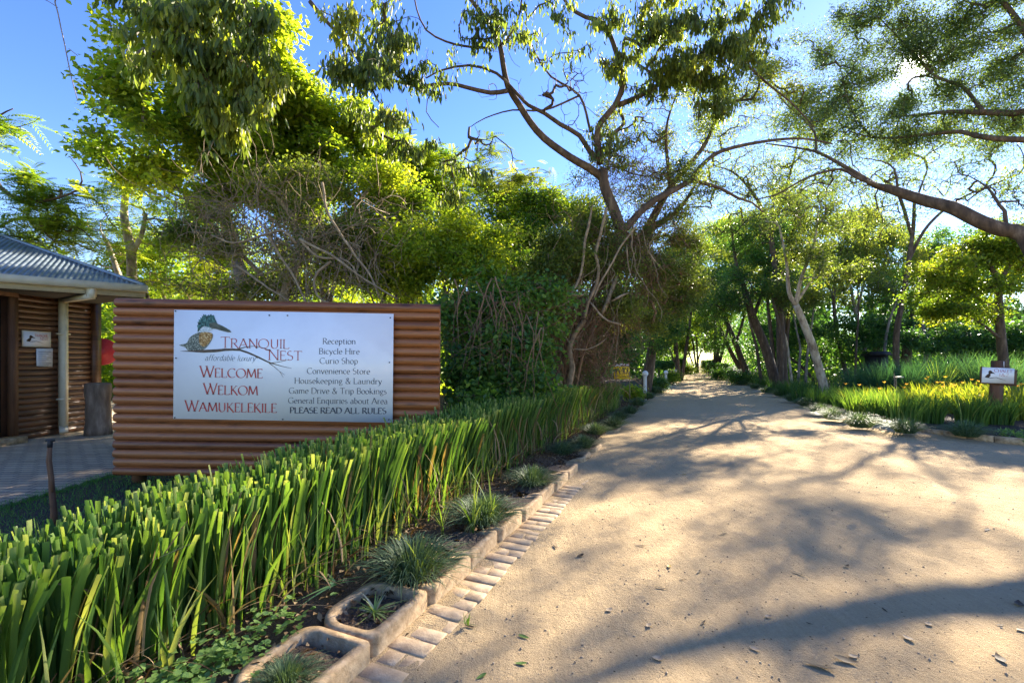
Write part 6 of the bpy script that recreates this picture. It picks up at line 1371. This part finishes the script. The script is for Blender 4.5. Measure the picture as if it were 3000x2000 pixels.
# grey-green tall crowns filling the upper right, behind the limb tree
for i, (x, Y, lab, cl_, leaf) in enumerate(((1790, 27, 'tall grey-green crown behind the pale leaning tree', [(1790, 500, 27, 110, 80, 2.2, 130, 12), (1860, 570, 27, 110, 80, 2.2, 120, 11), (1740, 590, 27, 90, 80, 2.2, 110, 10)], 'leaf_olive'),
        (2010, 37, 'tall grey-green crown in the middle of the right wood', [(1990, 540, 37, 110, 80, 2.2, 130, 12), (2080, 600, 37, 110, 80, 2.2, 120, 11), (1950, 650, 37, 100, 70, 2.2, 110, 10)], 'leaf_olive'),
        (2220, 38, 'tall green crown far behind the yellow-green tree', [(2200, 590, 38, 120, 70, 2.2, 130, 12), (2320, 600, 38, 110, 80, 2.2, 120, 11), (2140, 670, 38, 100, 70, 2.2, 110, 10)], 'leaf_dark'),
        (1640, 40, 'far tree arching over the road on its right', [(1650, 640, 40, 60, 70, 2.5, 120, 10), (1690, 580, 40, 70, 60, 2.5, 110, 10), (1730, 520, 40, 80, 60, 2.5, 90, 9), (1650, 540, 42, 60, 50, 2.5, 70, 8), (1630, 720, 44, 36, 50, 2.5, 80, 8)], 'leaf_fresh'),
        (1560, 34, 'far tree arching over the road on its left', [(1550, 680, 34, 50, 60, 2.5, 110, 10), (1590, 620, 34, 60, 60, 2.5, 110, 10), (1575, 730, 38, 34, 40, 2.5, 80, 8), (1530, 780, 34, 40, 40, 2, 60, 6)], 'leaf_fresh'),
        (1600, 60, 'farthest tree crown closing the avenue above the bright opening', [(1600, 720, 60, 40, 50, 3, 110, 10), (1570, 770, 62, 24, 40, 3, 60, 6), (1640, 770, 62, 26, 40, 3, 60, 6), (1600, 650, 58, 60, 50, 3, 110, 9)], 'leaf_gold'))):
    bush('avenue_tree', lab, x, 830, Y, cl_, leaf, 'broad', .0044 * Y + .03, 36, .012 * Y, 120 + i, 4, 'bark', .14, cat='tree', group='taller trees behind the roadside trunks')
# thin bare trunks standing in the wood
for i, (x, y, Y, pts, r_, bk, lab) in enumerate(((1815, 845, 24, [(1808, 790), (1795, 740), (1790, 690)], .06, 'bark_pale', 'thin pale curved stem left of the pale leaning trunk'), (1835, 850, 26, [(1838, 800), (1830, 760), (1822, 720)], .07, 'bark_grey', 'thin grey stem just behind the pale leaning trunk'), (1852, 850, 22, [(1856, 800), (1864, 750), (1870, 700)], .06, 'bark_grey', 'thin grey stem right of the pale leaning trunk'), (1965, 840, 25, [(1968, 780), (1972, 720), (1970, 660)], .06, 'bark', 'thin upright stem between the slender tree and the curved trunk'), (1795, 850, 21, [(1797, 800), (1788, 740), (1775, 690)], .10, 'bark', 'dark upright stem beside the dark leaning trunk'), (1745, 850, 28, [(1738, 800), (1725, 750), (1715, 700)], .10, 'bark', 'dark stem left of the dark leaning trunk'), (2125, 830, 23, [(2130, 790), (2120, 740), (2140, 690)], .10, 'bark_grey', 'grey stem right of the dark forked tree'), (2030, 835, 26, [(2034, 780), (2045, 730), (2060, 690)], .09, 'bark_grey', 'grey slanting stem left of the dark forked tree'))):
    tree('thin_stem_tree', lab, 'tree', [trunk_pts(x, y, Y, pts, r_, r_ * .5)], [(pts[-1][0], pts[-1][1] - 30, Y, 50, 50, 1.2, 40, 6)], 'leaf_olive', bk, 'broad', .11, 26, .25, 150 + i, tipr=.006, wob=.14, group='thin-stemmed trees in the right wood')
for i, (x, y, Y, cl_, lab) in enumerate(((2180, 830, 21, [(2150, 775, 21, 90, 45, 1.2, 110, 10), (2230, 770, 21.5, 90, 50, 1.2, 110, 10), (2310, 780, 21, 80, 45, 1.2, 100, 9)], 'dark blue-green shrub mass behind the tall grass, under the yellow-green tree'), (1990, 825, 27, [(1960, 770, 27, 90, 50, 1.5, 100, 10), (2030, 775, 27, 80, 45, 1.5, 90, 9)], 'dark shrub behind the curved grey trunk'), (1880, 830, 28, [(1860, 775, 28, 80, 55, 1.5, 100, 10), (1790, 780, 30, 70, 50, 1.5, 90, 9)], 'dark shrub behind the pale leaning trunk'))):
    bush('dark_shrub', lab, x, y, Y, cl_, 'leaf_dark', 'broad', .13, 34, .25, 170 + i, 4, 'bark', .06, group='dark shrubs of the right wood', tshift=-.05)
# clipped flat-topped hedges far down the road
def boxhedge(x0, x1, y0, y1, Y, lab, seed):
    a, b = at(x0, y1, Y), at(x1, y0, Y); rr = np.random.default_rng(seed); n = 2600; dp = 2.2
    o = thing('box_hedge', lab, 'hedge', ((a.x + b.x) / 2, Y, 0), 'flat-topped clipped hedges down the road')
    g = G(); f = rr.random((n, 3)); s_ = rr.integers(0, 6, n); ax = s_ // 2; f[np.arange(n), ax] = s_ % 2
    P_ = np.column_stack([a.x + (b.x - a.x) * f[:, 0], Y + dp * f[:, 1], .4 + (b.z - .4) * f[:, 2]]) + rr.normal(0, .03, (n, 3)); P_ = np.column_stack([a.x + (b.x - a.x) * f[:, 0], Y + dp * f[:, 1], a.z + (b.z - a.z) * f[:, 2]]) + rr.normal(0, .03, (n, 3))
    leaves(g, P_, rnd(n, rr), rnd(n, rr), .12, .07, rr.normal(.4, .2, n)); g.box((a.x + .08, Y + .08, a.z + .08), (b.x - .08, Y + dp - .08, b.z - .08)); g.build('foliage', M['leaf_dark'], o)
    g = G(); 
    for q in (.25, .75): g.tube([(a.x + (b.x - a.x) * q, Y + 1.1, -.1), (a.x + (b.x - a.x) * q, Y + 1.1, a.z + .15)], .06, 6)
    g.build('stem', M['bark'], o)
boxhedge(1938, 1974, 1061, 1078, 30, 'flat-topped clipped hedge on the left, beside the second white bollard', 5)
boxhedge(2082, 2112, 1056, 1076, 45, 'flat-topped clipped hedge on the right of the far road opening', 6)
boxhedge(2100, 2136, 1066, 1084, 38, 'lower clipped hedge on the right, before the clustered trunks', 7)
boxhedge(1990, 2012, 1050, 1072, 48, 'small bright hedge on the left of the far road opening', 8)
# low plants along both verges further on
g_ = 'low bushes along the verges'
for i, (px, py, Y, w_, h_, leaf, lab) in enumerate(((1735, 1135, 12.5, 18, 12, 'leaf_dark', 'low dark bush left of the caution sign stakes'), (1850, 1150, 15.2, 14, 10, 'leaf_fresh', 'low green bush between the caution sign and the nearest bollard'), (1925, 1122, 21, 16, 16, 'leaf_dark', 'low bush beyond the nearest white bollard'), (1966, 1104, 28, 14, 9, 'leaf_fresh', 'low bush at the foot of the second white bollard'), (2120, 1098, 36, 34, 14, 'leaf_dark', 'low dark bush on the right verge below the clustered trunks'), (2175, 1105, 28, 30, 16, 'leaf_dark', 'low bush on the right verge before the dark leaning trunk'), (2085, 1082, 50, 24, 10, 'leaf_fresh', 'small bright bush right of the far opening'), (2005, 1082, 50, 20, 8, 'leaf_gold', 'small bright bush left of the far opening'))):
    bush('verge_bush', lab, px / 1.2755, py / 1.2755, Y, [(px / 1.2755, py / 1.2755, Y, w_, h_, .5, 70, 8)], leaf, 'broad', .05 + .0018 * Y, 26, .010 * Y, 200 + i, 3, 'bark', .02, group=g_)
# the far wood that reads as one mass
g = G(); r2 = np.random.default_rng(99); n = 120000
px = np.concatenate([r2.uniform(1150, 2010, n // 3), r2.uniform(2085, 3300, n - n // 3)]); Y = r2.uniform(34, 75, n); z = r2.random(n) ** 1.1 * (7.5 + 2.5 * np.sin(px / 83) + 1.5 * np.sin(px / 31))
X_ = (px - 1500) / F * Y; v = CU * X_ - SU * Y; ok = (v > 5.6) | (v < -3.6); X_, Y, z = X_[ok], Y[ok], z[ok]; n = len(z)
cl_t = .45 + .28 * np.sin(X_ * .9 + z * 1.1) * np.sin(Y * .7 + z * .6)
d = rnd(n, r2); nn = rnd(n, r2); nn[:, 2] = np.abs(nn[:, 2]) + .3
leaves(g, np.stack([X_, Y, z], 1), d, nn, r2.uniform(.25, .5, n), r2.uniform(.16, .3, n), cl_t + r2.normal(0, .15, n))
m = 42000; u = 36 + 130 * r2.random(m) ** 1.3; sd = r2.choice([-1, 1], m); w_ = np.abs(r2.normal(0, 3.2, m)); zz = r2.random(m) ** .8 * 9.5
vv_ = np.where(sd < 0, -3.0 - w_, 5.4 + w_); top_ = r2.random(m) < .30
vv_ = np.where(top_ & (u > 52), r2.uniform(-4, 6, m), vv_); zz = np.where(top_ & (u > 52), r2.uniform(4.2, 9.5, m), zz)
P_ = np.stack([SU * u + CU * vv_, CU * u - SU * vv_, zz], 1); nn = rnd(m, r2); nn[:, 2] = np.abs(nn[:, 2]) + .3
leaves(g, P_, rnd(m, r2), nn, r2.uniform(.25, .5, m), r2.uniform(.16, .3, m), .55 + .28 * np.sin(u * .5 + zz * .9) + r2.normal(0, .15, m))
tag(g.build('far_wood', M['leaf_dark']), 'far wood of green foliage closing the view behind the nearer trees', 'wood', kind='stuff')
g = G(); n = 60000; px = r2.uniform(-250, 1350, n); Y = r2.uniform(18, 34, n); z = r2.random(n) * (5.5 + 1.2 * np.sin(px / 70)); X_ = (px - 1500) / F * Y
d = rnd(n, r2); nn = rnd(n, r2); nn[:, 2] = np.abs(nn[:, 2]) + .3
leaves(g, np.stack([X_, Y, z], 1), d, nn, r2.uniform(.2, .4, n), r2.uniform(.12, .22, n), .45 + .25 * np.sin(X_ * 1.3 + z) + r2.normal(0, .15, n))
tag(g.build('left_wood', M['leaf_fresh']), 'wood of green foliage far behind the hut and the log sign', 'wood', kind='stuff')
